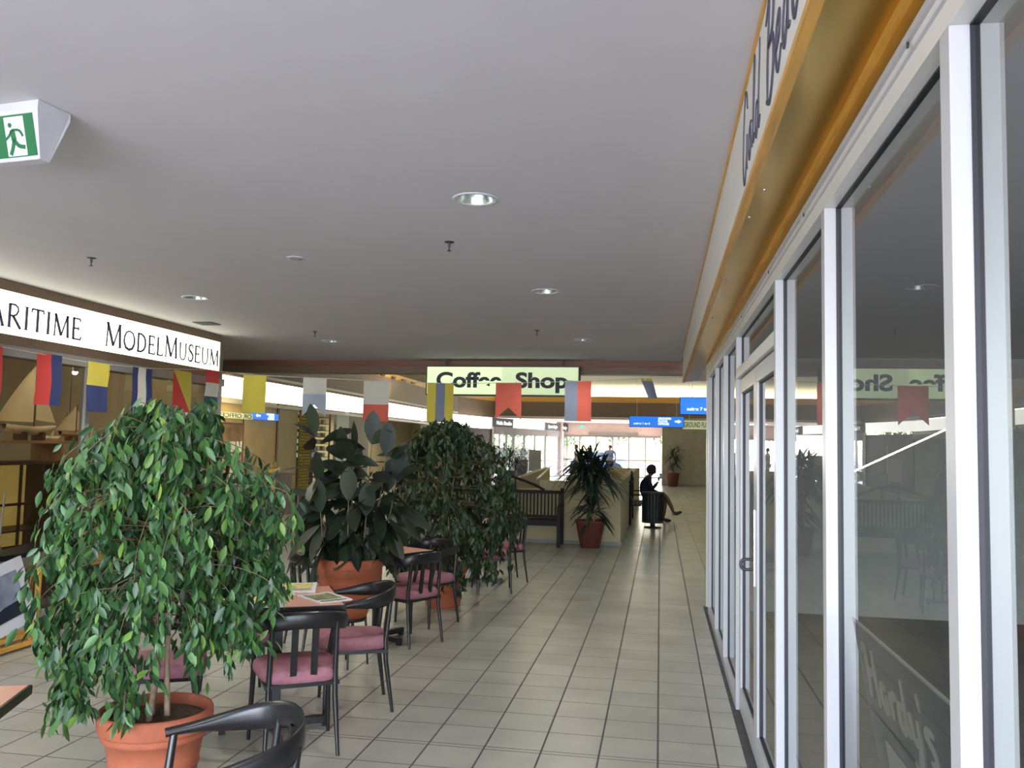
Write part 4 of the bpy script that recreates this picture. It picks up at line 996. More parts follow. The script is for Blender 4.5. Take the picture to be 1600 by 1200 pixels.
p1 = thing('weeping_fig', 'big weeping fig in a rimmed terracotta pot in the left foreground', 'potted plant', (-2.21, 3.62, 0))
pot(p1, .245, .165, .415)
weeping_fig(p1, .36, 1.74, 1.23, .53, .54, 230, 7400, 'leaf', 3, .060, extra=(((-.38, -.05, .66), .9), ((-.46, -.1, .80), 1.0), ((-.30, -.20, .58), .8), ((-.18, -.26, .60), .8), ((.36, .1, .82), 1.0), ((.44, .12, 1.12), 1.2), ((-.5, 0, 1.42), 1.3), ((.02, -.26, .62), .9)))
p2 = thing('weeping_fig', 'dense weeping fig with shade-darkened leaf colour in a terracotta pot behind the second table', 'potted plant', (-2.14, 8.55, 0))
pot(p2, .24, .17, .42, 'terra')
weeping_fig(p2, .36, 1.80, 1.06, .78, .78, 280, 8500, 'leaf_shade', 11, .068)
p3 = thing('rubber_plant', 'rubber plant with large dark leaves in a bowl shaped terracotta pot', 'potted plant', (-2.235, 6.10, .345)); p3.scale = (.86, .86, .86)
pot(p3, .285, .15, .50, 'terra', True, .9)
ps = thing('plant_stand', 'low black wire stand under the rubber plant pot', 'plant stand', (-2.235, 6.10, 0))
MB().lathe([(.115, .325), (.135, .325), (.135, .345), (.115, .345)], 28).build('ring', 'black', ps)
for k in range(4):
    a = k*math.pi/2+.4; MB().tube([(.125*math.cos(a), .125*math.sin(a), .335), (.15*math.cos(a), .15*math.sin(a), 0)], .008).build('leg', 'black', ps)
def rubber_plant(root):
    r_ = random.Random(5); lf = MB()
    stems = [((-.36, .0), 1.72), ((-.12, .05), 1.50), ((.02, -.05), 1.55), ((.16, .0), 1.66), ((.30, -.04), 1.55), ((-.26, -.1), 1.25), ((.28, .12), 1.2), ((.05, -.22), 1.12), ((-.05, .2), 1.35), ((.38, .02), 1.32), ((-.2, -.2), 1.0), ((.2, -.2), .98)]
    for (x, y), h in stems:
        h *= .88
        p = spline([(x*.25, y*.25, .42), (x*.5, y*.5, .70), (x*.85, y*.85, h*.72), (x, y, h)], 6)
        MB().tube(p, [.011-.0004*i for i in range(len(p))], 8).build('stem', 'twig', root)
        n = int((h-.60)/.042)
        for k in range(n):
            z = .62+k*.042; t = (z-.42)/(h-.42); i = min(len(p)-2, int(t*(len(p)-1))); q = p[i].lerp(p[i+1], t*(len(p)-1)-i)
            a = k*2.4+x*9+r_.uniform(-.4, .4); tt = (z-.5)/(h-.5)
            el = float(np.interp(tt, [0, .5, .8, 1], [-1.15, -.75, -.2, .65]))+r_.uniform(-.2, .2)
            d = Vector((math.cos(a)*math.cos(el), math.sin(a)*math.cos(el), math.sin(el)))
            leafy(lf, q+Vector((d.x, d.y, .1))*.05, d, Vector((r_.gauss(0, .55), r_.gauss(0, .55), 1)), r_.uniform(.25, .35), r_.uniform(.115, .15), .15, .85, 8, .35-.2*tt, .85)
        leafy(lf, p[-1], Vector((x*.35, -.12, 1)), Vector((r_.gauss(0, .3), 1, .1)), .30, .145, .1, .7, 10, .02, .8)
        a = r_.uniform(0, 6.28)
        d = Vector((math.cos(a)*.8, math.sin(a)*.8, .7)); leafy(lf, p[-1], d, Vector((r_.gauss(0, .5), r_.gauss(0, .5), 1)), .28, .12, .12, .7, 8, .25, .85)
    lf.build('foliage', 'rubber', root)
rubber_plant(p3)
p4 = thing('dracaena', 'dark strap leaved dracaena in a tapered terracotta pot beside the arched bench', 'potted plant', (-1.11, 14.12, 0))
MB().lathe([(0, 0), (.155, 0), (.235, .40), (.25, .405), (.25, .435), (.235, .435), (.21, .40)], 40).build('pot', 'terrad', p4)
MB().lathe([(0, .385), (.218, .38)], 24).build('soil', 'soil', p4)
def dracaena(root, tiers, m, seed, canes):
    r_ = random.Random(seed); lf = MB()
    for (x, y, h) in canes:
        MB().tube([(x*.4, y*.4, .36), (x*.8, y*.8, h*.6), (x, y, h)], [.022, .02, .014], 8).build('stem', 'bark', root)
    for cx, cy2, z, n, L0 in tiers:
        for k in range(n):
            a = r_.uniform(0, 2*math.pi); el = r_.uniform(-.2, 1.25); L_ = L0*r_.uniform(.7, 1.15)
            d = Vector((math.cos(a)*math.cos(el), math.sin(a)*math.cos(el), math.sin(el)))
            if cy2+d.y*L_ > .26: d.y = -d.y*.6
            leafy(lf, Vector((cx, cy2, z+r_.uniform(-.12, .1))), d, Vector((0, 0, 1)), L_, .05, .25, 1.3, 7, .62-.25*el)
    lf.build('foliage', m, root)
dracaena(p4, [(.0, 0, 1.30, 90, .58), (.16, .0, 1.12, 80, .56), (-.16, .0, 1.28, 70, .52), (.02, 0, .60, 60, .46), (-.05, .05, 1.0, 50, .56)], 'drac', 4, [(0, 0, 1.4), (.12, 0, 1.2), (-.1, .05, 1.45), (0, -.05, .62)])
p5 = thing('dracaena', 'small far palm in a terracotta pot against the beige end wall', 'potted plant', (.55, 38.3, 0))
MB().lathe([(0, 0), (.2, 0), (.27, .5), (.29, .52), (.29, .58), (.26, .58), (.25, .52)], 32).build('pot', 'terrad', p5)
MB().lathe([(0, .54), (.25, .53)], 24).build('soil', 'soil', p5)
dracaena(p5, [(0, 0, 1.35, 60, .5), (.1, 0, 1.0, 40, .45), (-.05, 0, .75, 25, .4), (.2, 0, 1.55, 15, .4)], 'drac', 9, [(0, 0, 1.35), (.1, 0, 1.0)])
p6 = thing('fan_palm', 'dark palm with fanned fronds at the far left shop doors', 'potted plant', (-6.7, 38.6, 0))
MB().lathe([(0, 0), (.25, 0), (.32, .45), (.32, .5), (.28, .5)], 28).build('pot', 'dgrey', p6)
dracaena(p6, [(0, 0, 1.05, 75, 1.0), (.3, 0, .8, 35, .8), (-.3, 0, .8, 35, .8)], 'drac', 12, [(0, 0, 1.0)])
for x, y, lab, mt, zz in [(-6.45, 40.2, 'olive planter box with low greenery near the stairwell', 'greenery', 1.25), (-5.85, 40.6, 'dark grey display board beside the planter box', None, 1.45)]:
    if mt:
        b = thing('planter_box', lab, 'planter', (x, y, 0))
        MB().box(-.3, .3, -.2, .2, 0, 1.0).build('box', 'dgrey', b, None, .01)
        lf = MB(); r_ = random.Random(2)
        for k in range(260):
            leafy(lf, Vector((r_.uniform(-.3, .3), r_.uniform(-.2, .2), 1.0+r_.random()*.45)), Vector((r_.gauss(0, 1), r_.gauss(0, 1), .6)), Vector((0, 0, 1)), .16, .05, .2, 1, 3, .4)
        lf.build('foliage', 'drac', b)
    else:
        b = thing('display_board', lab, 'display board', (x, y, 0))
        MB().box(-.30, .30, -.02, .02, .45, 1.45).build('panel', 'grey', b); MB().box(-.28, -.24, -.02, .02, 0, .45).box(.24, .28, -.02, .02, 0, .45).build('legs', 'dmetal', b)

# ------------------------------------------------------------------ benches, bin
def make_bench(lab, loc, rz, arch=True):
    """faces local -y; seat front at y=-.45"""
    b = thing('park_bench', lab, 'bench', loc, rz); w = .92
    mb = MB(); 
    for k in range(6): mb.box(-w, w, -.44+k*.075, -.375+k*.075, .40, .425)
    mb.build('seat', 'slatw', b)
    mb = MB(); n = 30
    for k in range(n): x = -w+.05+k*(2*w-.1)/(n-1); mb.box(x-.012, x+.012, .01, .03, .46, .84)
    mb.build('back_slats', 'slatw', b)
    MB().box(-w, w, 0, .045, .83, .885).build('top_rail', 'slatw', b); MB().box(-w, w, 0, .045, .43, .475).build('bottom_rail', 'slatw', b)
    MB().box(-w, w, -.45, -.42, .34, .41).build('apron', 'slatw', b)
    if arch:
        pts = spline([(-.62, .02, .885), (-.40, .02, .99), (0, .02, 1.10), (.40, .02, .99), (.62, .02, .885)], 6)
        mb = MB().tube(pts, 1, 8, True, [(.018, .022)]*len(pts))
        mb.box(-.14, -.11, .005, .035, .885, 1.075).box(.11, .14, .005, .035, .885, 1.075); mb.build('arched_crest', 'slatw', b)
    for s_ in (1, -1):
        MB().box(s_*w-.03, s_*w+.03, 0, .06, 0, .93).build('rear_leg', 'slatw', b, None, .005)
        MB().box(s_*w-.03, s_*w+.03, -.46, -.40, 0, .62).build('front_leg', 'slatw', b, None, .005)
        MB().box(s_*w-.035, s_*w+.035, -.48, .02, .62, .65).build('armrest', 'slatw', b, None, .005)
    return b
be = make_bench('dark slatted bench with arched crest against the low wall', (-2.52, 14.34, 0), 0)
b2 = dup(be, (-.60, 19.42, 0), R(90), 'dark bench seen end on, carrying the seated person')
bn = thing('litter_bin', 'round slatted litter bin on a pedestal in front of the seated person', 'bin', (-.14, 18.1, 0))
mb = MB()
for k in range(20):
    a = 2*math.pi*k/20; T = Matrix.Rotation(a, 4, 'Z'); mb.box(.205, .222, -.022, .022, .12, .68, T)
mb.build('slats', 'slatw', bn)
MB().lathe([(0, .14), (.195, .14), (.195, .66)], 32).build('liner', mat('bin_liner', (.22, .24, .2), .6), bn)
MB().lathe([(.17, .68), (.235, .68), (.24, .70), (.235, .73), (.17, .735), (.165, .70)], 32).build('rim', 'dmetal', bn)
MB().lathe([(0, .10), (.215, .10), (.225, .12), (.225, .15), (0, .15)], 32).build('base_ring', 'dmetal', bn)
MB().lathe([(.05, .10), (.05, .02), (.17, .015), (.18, 0), (0, 0)], 24).build('pedestal', 'dmetal', bn)

# ------------------------------------------------------------------ people
def skin(name, m, verts, edges, parent=None, sub=2):
    me = bpy.data.meshes.new(name); me.from_pydata([v[:3] for v in verts], edges, []); me.materials.append(M[m])
    o = bpy.data.objects.new(name, me); C.objects.link(o)
    if parent: o.parent = parent
    o.modifiers.new('skin', 'SKIN'); sv = me.skin_vertices[0].data
    for i, v in enumerate(verts):
        r = v[3]; sv[i].radius = (r, r) if not isinstance(r, tuple) else r
    sv[0].use_root = True
    s_ = o.modifiers.new('sub', 'SUBSURF'); s_.levels = sub; s_.render_levels = sub
    return o
def chain(vs, es, start, pts):
    prev = start
    for p in pts: vs.append(p); es.append((prev, len(vs)-1)); prev = len(vs)-1
    return prev
def hand(parent, wrist, d, pal, m='skin'):
    """palm with four fingers and a thumb"""
    d = Vector(d).normalized(); pal = Vector(pal).normalized(); s_ = d.cross(pal).normalized(); w = Vector(wrist)
    vs = [(*w, .022)]; es = []
    chain(vs, es, 0, [(*(w+d*.045), .026), (*(w+d*.085), .024)])
    for k, L_ in enumerate((.062, .072, .068, .052)):
        b = w+d*.085+s_*(.026-.0175*k)
        chain(vs, es, 2, [(*b, .010), (*(b+d*L_*.5-pal*.008), .009), (*(b+d*L_*.85-pal*.03), .008)])
    b = w+d*.035+s_*.028
    chain(vs, es, 1, [(*b, .012), (*(b+d*.035+s_*.018-pal*.012), .010), (*(b+d*.06+s_*.018-pal*.025), .009)])
    return skin('hand', m, vs, es, parent, 1)
# seated person, facing +x, on the second bench
pe = thing('person', 'person in dark clothes sitting sideways on the far bench with legs crossed', 'person', (-.30, 19.55, 0))
vs = [(0, 0, .50, .13)]; es = []
c = chain(vs, es, 0, [(-.03, 0, .66, .125), (-.02, 0, .82, .13), (.04, 0, .95, .115), (.08, 0, 1.02, .05), (.115, 0, 1.07, .055), (.14, 0, 1.14, .075), (.145, 0, 1.20, .06)])
h_ = 6; chain(vs, es, 6, [(.215, 0, 1.12, .018)])
# arms: hand raised to the face, other on the knee
chain(vs, es, 3, [(.05, -.17, .93, .045), (.13, -.20, .72, .038), (.27, -.12, .90, .028)])
chain(vs, es, 3, [(.05, .17, .93, .045), (.10, .21, .70, .038), (.30, .14, .62, .028)])
chain(vs, es, 0, [(.06, -.10, .49, .085), (.42, -.06, .60, .06), (.56, -.02, .33, .045), (.60, 0, .22, .032), (.68, 0, .21, .03), (.76, 0, .25, .02)])
chain(vs, es, 0, [(.06, .10, .49, .085), (.42, .08, .48, .06), (.40, .08, .22, .045), (.38, .08, .08, .032), (.44, .08, .04, .03), (.52, .08, .03, .02)])
pb = skin('body', 'skin', vs, es, pe)
vs = [(0, 0, .50, .145)]; es = []
chain(vs, es, 0, [(-.03, 0, .66, .14), (-.02, 0, .82, .145), (.03, 0, .94, .125), (.07, 0, .99, .07)])
chain(vs, es, 3, [(.05, -.17, .93, .058), (.13, -.20, .72, .048), (.24, -.14, .86, .036)]); chain(vs, es, 3, [(.05, .17, .93, .058), (.10, .21, .70, .048), (.26, .155, .635, .036)])
chain(vs, es, 0, [(.06, -.10, .49, .10), (.36, -.07, .58, .075)]); chain(vs, es, 0, [(.06, .10, .49, .10), (.38, .08, .48, .075)])
skin('clothes', 'navy', vs, es, pe)
hr = MB(); r_ = random.Random(3)
for k in range(110):
    a = r_.uniform(0, 6.28); e_ = r_.uniform(-.9, 1.5); rr = .085
    x, y, z = .115+rr*math.cos(e_)*math.cos(a), rr*math.cos(e_)*math.sin(a), 1.15+rr*math.sin(e_)
    if x > .18: continue
    hr.lathe([(0, -.04), (.034, -.02), (.04, 0), (.034, .02), (0, .04)], 8, (x, y, z))
hr.build('hair', 'hair', pe)
for pts in ([(.60, 0, .20), (.68, 0, .195), (.78, 0, .235)], [(.38, .08, .05), (.45, .08, .035), (.55, .08, .03)]):
    MB().tube(pts, [.04, .042, .022], 10).build('shoe', 'black', pe)
hand(pb, (.27, -.12, .90), (.1, .3, 1), (1, 0, 0)); hand(pb, (.30, .14, .62), (1, -.1, -.2), (0, 0, 1))
ph = thing('cup', 'small white cup held up by the seated person', 'cup', (.02, 19.42, .96))
MB().lathe([(0, 0), (.028, 0), (.038, .10), (.035, .10), (.026, .01)], 20).build('body', 'plasw', ph); MB().lathe([(.038, .10), (.040, .105), (.036, .112), (0, .112)], 20).build('lid', 'plasw', ph)
def standing(lab, loc, rz, top, leg, walk=.18, bulk=1.0, hair=True, bag=False):
    p = thing('person', lab, 'person', loc, rz)
    vs = [(0, 0, .95, .12*bulk)]; es = []
    chain(vs, es, 0, [(0, 0, 1.12, .115*bulk), (0, 0, 1.30, .13*bulk), (0, 0, 1.44, .10*bulk), (0, 0, 1.51, .048), (0, .01, 1.57, .058), (0, .015, 1.66, .078), (0, .01, 1.73, .062)])
    chain(vs, es, 6, [(0, .095, 1.63, .018)])
    for s_ in (1, -1):
        chain(vs, es, 3, [(s_*.18*bulk, 0, 1.42, .045), (s_*.23*bulk, -.03*s_, 1.16, .036), (s_*.22*bulk, .08+.05*s_, .93, .026)])
        chain(vs, es, 0, [(s_*.09, 0, .88, .09*bulk), (s_*.09, walk*s_*.5+.02, .50, .055), (s_*.09, walk*s_, .10, .035), (s_*.09, walk*s_+.06, .03, .032), (s_*.09, walk*s_+.15, .03, .024)])
        hand(p, (s_*.22*bulk, .08+.05*s_, .93), (0, .1, -1), (s_, 0, 0))
    skin('body', 'skin', vs, es, p)
    vs = [(0, 0, .95, .135*bulk)]; es = []
    chain(vs, es, 0, [(0, 0, 1.12, .13*bulk), (0, 0, 1.30, .145*bulk), (0, 0, 1.43, .11*bulk)])
    for s_ in (1, -1): chain(vs, es, 3, [(s_*.18*bulk, 0, 1.42, .062), (s_*.225*bulk, -.03*s_, 1.20, .055)])
    skin('shirt', top, vs, es, p)
    vs = [(0, 0, .95, .14*bulk)]; es = []
    for s_ in (1, -1): chain(vs, es, 0, [(s_*.09, 0, .88, .10*bulk), (s_*.09, walk*s_*.5+.02, .50, .07), (s_*.09, walk*s_, .12, .055)])
    skin('trousers', leg, vs, es, p)
    MB().lathe([(0, .10), (.05, .09), (.085, .05), (.095, 0), (.085, -.06), (.05, -.09)], 18, (0, -.012, 1.68)).build('hair', 'hair', p)
    for s_ in (1, -1): MB().tube([(s_*.09, walk*s_-.03, .035), (s_*.09, walk*s_+.08, .035), (s_*.09, walk*s_+.18, .028)], [.035, .04, .022], 10).build('shoe', 'black', p)
    if bag: MB().lathe([(0, -.18), (.14, -.14), (.17, 0), (.14, .14), (0, .18)], 20, (0, -.24, 1.25)).build('backpack', 'bluecloth', p)
    return p
standing('person walking past the leftmost far pane in a grey top', (-4.32, 45.2, 0), R(-100), 'greycloth', 'greycloth', .22)
standing('broad shouldered person in a loose blue shirt at the far entrance', (-2.60, 45.6, 0), R(160), 'bluecloth', 'navy', .1, 1.45)

# ------------------------------------------------------------------ museum and shop contents
def yacht(lab, loc, rz, h, m_sail='sail', hull='woodw', sc=1.0, cat='model ship'):
    y = thing('model_yacht', lab, cat, loc, rz)
    L_ = .62*sc
    vs = []; n = 10
    prof = []
    mb = MB()
    for i in range(n+1):
        t = i/n; xx = -L_/2+L_*t; w = .075*sc*math.sin(math.pi*(t*.85+.1))**.7; d = .075*sc*math.sin(math.pi*min(1, t*.9+.08))**.6
        vs += [(xx, -w, .12*sc+.02*(2*t-1)**2), (xx, -w*.7, .12*sc-d*.6), (xx, 0, .12*sc-d), (xx, w*.7, .12*sc-d*.6), (xx, w, .12*sc+.02*(2*t-1)**2)]
    fs = []
    for i in range(n):
        for k in range(4): a = i*5+k; fs.append((a, a+1, a+6, a+5))
        fs.append((i*5+4, i*5, i*5+5, i*5+9))
    mb.add(vs, fs, True); mb.build('hull', hull, y)
    MB().tube([(0.05*sc, 0, .12*sc), (0.05*sc, 0, h)], .006).build('mast', 'woodd', y)
    s_ = MB(); N = 8; g_ = []
    for i in range(N+1):
        for j in range(N+1):
            v = i/N; u = j/N; ww = (L_*.72)*(1-v)**.85; g_.append((.04*sc-u*ww, .04*sc*math.sin(math.pi*u)*(1-v*.6), .16*sc+v*(h-.2*sc)))
    fs = [(i*(N+1)+j, i*(N+1)+j+1, (i+1)*(N+1)+j+1, (i+1)*(N+1)+j) for i in range(N) for j in range(N)]
    s_.add(g_, fs, True); s_.add([(a, b+.002, c_) for a, b, c_ in g_], [tuple(reversed(f)) for f in fs], True)
    s_.build('mainsail', m_sail, y)
    j_ = MB(); j_.prism([(.07*sc, h*.85), (.07*sc, .18*sc), (L_*.52, .16*sc)], lambda u, v, d: (u, d, v), 0, .002); j_.build('jib', m_sail, y)
    MB().box(-.12*sc, -.09*sc, -.06*sc, .06*sc, 0, .07*sc).box(.1*sc, .13*sc, -.06*sc, .06*sc, 0, .07*sc).build('cradle', 'woodd', y)
    return y
def cabinet(lab, x, y0, y1, top, d=.45, m='woodd', panes=True, lit=True):
    c_ = thing('display_cabinet', lab, 'cabinet', (x, (y0+y1)/2, 0)); w = (y1-y0)/2
    MB().box(-d/2, d/2, -w, w, 0, .12).box(-d/2, d/2, -w, w, top-.03, top).box(-d/2, -d/2+.02, -w, w, .12, top-.03).box(-d/2, d/2, -w, -w+.03, .12, top-.03).box(-d/2, d/2, w-.03, w, .12, top-.03).build('carcass', m, c_)
    if lit: MB().box(-d/2+.02, -d/2+.03, -w+.03, w-.03, .12, top-.03).build('lit_back', 'golden', c_)
    mb = MB(); n = 4
    for k in range(1, n): yy = -w+k*2*w/n; mb.box(d/2-.02, d/2, yy-.012, yy+.012, .12, top-.03)
    for zz in (.4*top, .7*top): mb.box(d/2-.02, d/2, -w, w, zz-.012, zz+.012)
    mb.build('lattice', m, c_)
    MB().box(-d/2+.03, d/2-.03, -w+.03, w-.03, .5*top, .5*top+.015).build('shelf', m, c_)
    return c_
cabinet('dark display cabinet with glowing lattice front under the model yacht', -6.35, 6.9, 8.1, 1.36)
cabinet('dark display cabinet further right behind the fig leaves', -6.35, 8.3, 9.5, 1.36)
cabinet('dark display cabinet at the left edge of the museum window', -6.35, 5.4, 6.7, 1.36)
sh = thing('display_shelf', 'wooden shelf crowded with small ship models above the dark cabinets', 'shelf', (-6.35, 7.7, 1.36))
MB().box(-.2, .2, -.9, 1.8, .18, .21).box(-.18, .18, -.86, -.83, 0, .18).box(-.18, .18, 1.74, 1.77, 0, .18).box(-.18, .18, .4, .43, 0, .18).build('board', 'woodw', sh)
yacht('large model yacht with cream mainsail at the left edge', (-6.25, 7.72, 1.57), R(90), .80, 'sail', 'sail', 1.15)
yacht('smaller model yacht with cream sail beside the large one', (-6.3, 8.45, 1.57), R(90), .40, 'sail', 'woodw', .7)
yacht('ship model with pale blue sails showing through the fig', (-5.8, 9.42, .86), R(90), .45, 'sailb', 'woodw', .75)
plh = thing('display_plinth', 'low honey plinth under the pale blue ship model', 'plinth', (-5.8, 9.42, 0))
MB().box(-.16, .16, -.28, .28, .0, .83).build('body', 'panelw', plh); MB().box(-.18, .18, -.3, .3, .83, .86).build('top', 'woodd', plh)
for k, (yy, mt) in enumerate([(7.95, 'hullw'), (8.12, 'sail'), (8.75, 'pred'), (8.95, 'sail'), (9.15, 'hullw')]):
    b = thing('ship_model', ['tiny white hulled boat model on the shelf', 'tiny cream boat model next to the white one', 'tiny red hulled boat model on the shelf', 'tiny cream boat model at the shelf end', 'tiny white boat model, last on the shelf'][k], 'model ship', (-6.28, yy, 1.57), R(90), 'small ship models on the shelf')
    mb = MB().tube([(-.09, 0, .03), (-.04, 0, .025), (.04, 0, .025), (.10, 0, .045)], [.008, .022, .022, .004], 8); mb.build('hull', mt, b)
    MB().tube([(0, 0, .03), (0, 0, .13)], .003, 6).build('mast', 'woodw', b); MB().prism([(0, .05), (0, .13), (-.06, .05)], lambda u, v, d: (u, d, v), 0, .002).build('sail', 'sail', b)
# spotlights inside the museum
for k, (x, y, z, lab) in enumerate([(-6.4, 8.55, 2.33, 'bright upper spotlight in the museum window'), (-6.4, 8.5, 1.80, 'bright lower spotlight among the ship models'), (-6.9, 8.75, 2.33, 'small far spotlight beside the upper one')]):
    s_ = thing('spotlight', lab, 'lamp', (x, y, z))
    MB().lathe([(.0, -.03), (.02, -.022), (.03, -.005), (.02, .03), (0, .04)], 14).build('bulb', 'spot', s_)
    MB().lathe([(.026, -.005), (.034, .04), (.03, .08), (0, .09)], 16).build('lamp_shade', 'dmetal', s_)
    MB().tube([(0, 0, .08), (0, 0, 2.66-z)], .006).build('stem', 'dmetal', s_)
# model boat on a stand just inside the glass
b = thing('model_boat', 'white and navy model boat hull on an orange cradle at the left edge', 'model boat', (-5.72, 6.75, .36), R(90))
mb = MB(); up_ = MB(); n = 14; vs = []; v2 = []
for i in range(n+1):
    t = i/n; xx = -.65+1.3*t; w = .16*math.sin(math.pi*(t*.86+.1))**.6; sheer = .05*(2*t-1)**2
    vs += [(xx, -w, .17+sheer), (xx, -w*.8, .06), (xx, 0, .0+.05*(2*t-1)**2), (xx, w*.8, .06), (xx, w, .17+sheer)]
    v2 += [(xx, -w*1.02, .17+sheer), (xx, -w*1.02, .215+sheer), (xx, w*1.02, .215+sheer), (xx, w*1.02, .17+sheer)]
mb.add(vs, [(i*5+k, i*5+k+1, i*5+k+6, i*5+k+5) for i in range(n) for k in range(4)], True); mb.build('hull', 'hullw', b)
up_.add(v2, [(i*4+k, i*4+(k+1) % 4, i*4+4+(k+1) % 4, i*4+4+k) for i in range(n) for k in range(4)]); up_.build('gunwale', 'hulln', b)
MB().tube([(.02, 0, .2), (.06, 0, .75)], .008).build('mast', 'hullw', b)
MB().lathe([(.12, .215), (.10, .29), (.05, .33), (0, .34)], 18, (-.1, 0, 0)).build('cabin', 'grey', b)
MB().box(-.22, -.16, -.14, .14, -.16, .09).box(.25, .31, -.14, .14, -.16, .09).build('cradle', 'orange', b)
st = thing('display_stand', 'low dark wooden stand under the model boat', 'stand', (-5.72, 6.75, 0))
MB().box(-.25, .25, -.75, .75, .16, .20).box(-.22, -.18, -.7, -.66, 0, .16).box(.18, .22, -.7, -.66, 0, .16).box(-.22, -.18, .66, .7, 0, .16).box(.18, .22, .66, .7, 0, .16).build('body', 'woodd', st)
# framed picture leaning out in front of the window, on a wooden easel
fp = thing('framed_picture', 'white framed sea picture tilted on a wooden easel in front of the museum window', 'picture', (-4.72, 5.55, .12), 0)
fp.rotation_euler = (0, R(-12), R(0))
def on_pic(u, v, d): 
    a = R(11); return (d, u*math.cos(a)-v*math.sin(a), u*math.sin(a)+v*math.cos(a))
MB().prism([(-.6, 0), (.5, 0), (.5, .50), (-.6, .50)], on_pic, 0, .02).build('frame', 'plasw', fp)
MB().prism([(-.5, .09), (.41, .09), (.41, .42), (-.5, .42)], on_pic, .02, .023).build('picture', 'photo', fp)
MB().prism([(-.5, .09), (.41, .09), (.41, .20), (.2, .19), (0, .14), (-.5, .13)], on_pic, .023, .025).build('dark_shore', 'photod', fp)
MB().prism([(-.02, .22), (-.005, .36), (.01, .22)], on_pic, .023, .025).build('white_sail', 'hullw', fp)
es_ = thing('easel', 'orange wooden easel legs behind the framed picture', 'easel', (-4.85, 5.7, 0))
MB().tube([(-.05, .54, .0), (-.02, .52, .62)], .024, 6).build('leg', 'orange', es_)
MB().tube([(.22, -.35, .0), (-.05, -.2, .75)], .018, 6).build('leg', 'orange', es_)
MB().box(.05, .12, -.45, .45, .02, .06).build('foot_bar', 'orange', es_); MB().box(.0, .10, -.5, .5, .085, .115).build('ledge', 'orange', es_)
MB().tube([(.1, .3, .06), (.0, .54, .12)], .012, 6).build('brace', 'orange', es_)
# sandwich board
ab = thing('sandwich_board', 'black sandwich board with a red emblem behind the fig', 'sign', (-5.0, 10.25, 0), R(20))
MB().prism([(-.28, 0), (.28, 0), (.28, .95), (-.28, .95)], lambda u, v, d: (u, -.22+v*.2+d, v), 0, .03).build('front_panel', 'black', ab)
MB().prism([(-.28, 0), (.28, 0), (.28, .95), (-.28, .95)], lambda u, v, d: (u, .22-v*.2-d, v), 0, .03).build('rear_panel', 'black', ab)
MB().prism([(-.05+.1*math.cos(k*.7)*.6, .66+.07*math.sin(k*.7)) for k in range(9)], lambda u, v, d: (u, -.225+v*.2-d, v), 0, .004).build('red_emblem', 'pred', ab)
# things against the honey wall
pc = thing('wall_picture', 'large brown picture hanging on the honey panelled wall', 'picture', (-8.83, 16.75, 1.38))
MB().box(-.02, .03, -.5, .5, 0, .60).build('frame', 'woodd', pc); MB().box(.03, .034, -.46, .46, .04, .56).build('image', mat('brown_print', (.24, .14, .06), .6, var=.5, scale=3), pc)
ct = thing('counter', 'dark wooden counter in front of the honey panelled wall', 'counter', (-8.4, 17.4, 0))
MB().box(-.25, .25, -.95, .95, 0, .86).build('body', 'woodd', ct); MB().box(-.28, .28, -1, 1, .86, .90).build('worktop', 'woodd', ct)
mr = thing('brochure_rack', 'narrow wire rack of leaflets with one red leaflet', 'rack', (-8.3, 15.9, 0))
MB().tube([(0, -.28, 0), (0, -.28, 1.6)], .014).tube([(0, .28, 0), (0, .28, 1.6)], .014).build('frame', 'metal', mr)
for k in range(5): MB().box(0, .06, -.26, .26, .3+k*.27, .31+k*.27).build('tray', 'metal', mr)
for k in range(5):
    for s_ in (-1, 1):
        lf_ = MB().box(.01, .03, -.10, .10, 0, .2).build('leaflet', 'pred' if (k == 3 and s_ == 1) else 'paper', None, (-8.3, 15.9+s_*.13, .31+k*.27))
        tag(lf_, ('single red leaflet on the wire rack' if (k == 3 and s_ == 1) else '%s leaflet on %s tray of the wire rack' % (['left', 'right'][s_ > 0], ['the bottom', 'the second', 'the middle', 'the fourth', 'the top'][k])), 'leaflet', 'leaflets in the wire rack')
jr = thing('glass_jar', 'glass jar with metal lid on a box before the counter', 'jar', (-8.0, 16.9, .55))
MB().lathe([(0, 0), (.1, 0), (.11, .02), (.11, .24), (.08, .28)], 24).build('body', mat('jar_fill', (.45, .36, .2), .3, var=.4, scale=20), jr); MB().lathe([(.085, .28), (.085, .32), (0, .32)], 24).build('lid', 'metal', jr)
jb = tag(sbox('storage_box', 'beige', -8.12, -7.88, 16.7, 17.1, 0, .55), 'pale box under the glass jar', 'box'); del jb['kind']
gold = thing('model_galleon', 'small golden galleon model standing on the dark counter', 'model ship', (-8.4, 17.95, .90), R(90))
MB().tube([(-.22, 0, .06), (-.08, 0, .05), (.1, 0, .05), (.28, 0, .12)], [.03, .055, .055, .01], 10).build('hull', 'golden', gold)
for x in (-.1, .05, .17): MB().tube([(x, 0, .06), (x, 0, .38-abs(x))], .006, 6).build('mast', 'woodw', gold)
for x in (-.1, .05, .17): MB().prism([(x-.05, .14), (x+.05, .14), (x+.035, .30-abs(x)), (x-.035, .30-abs(x))], lambda u, v, d: (u, d, v), 0, .004).build('sail', 'sail', gold)
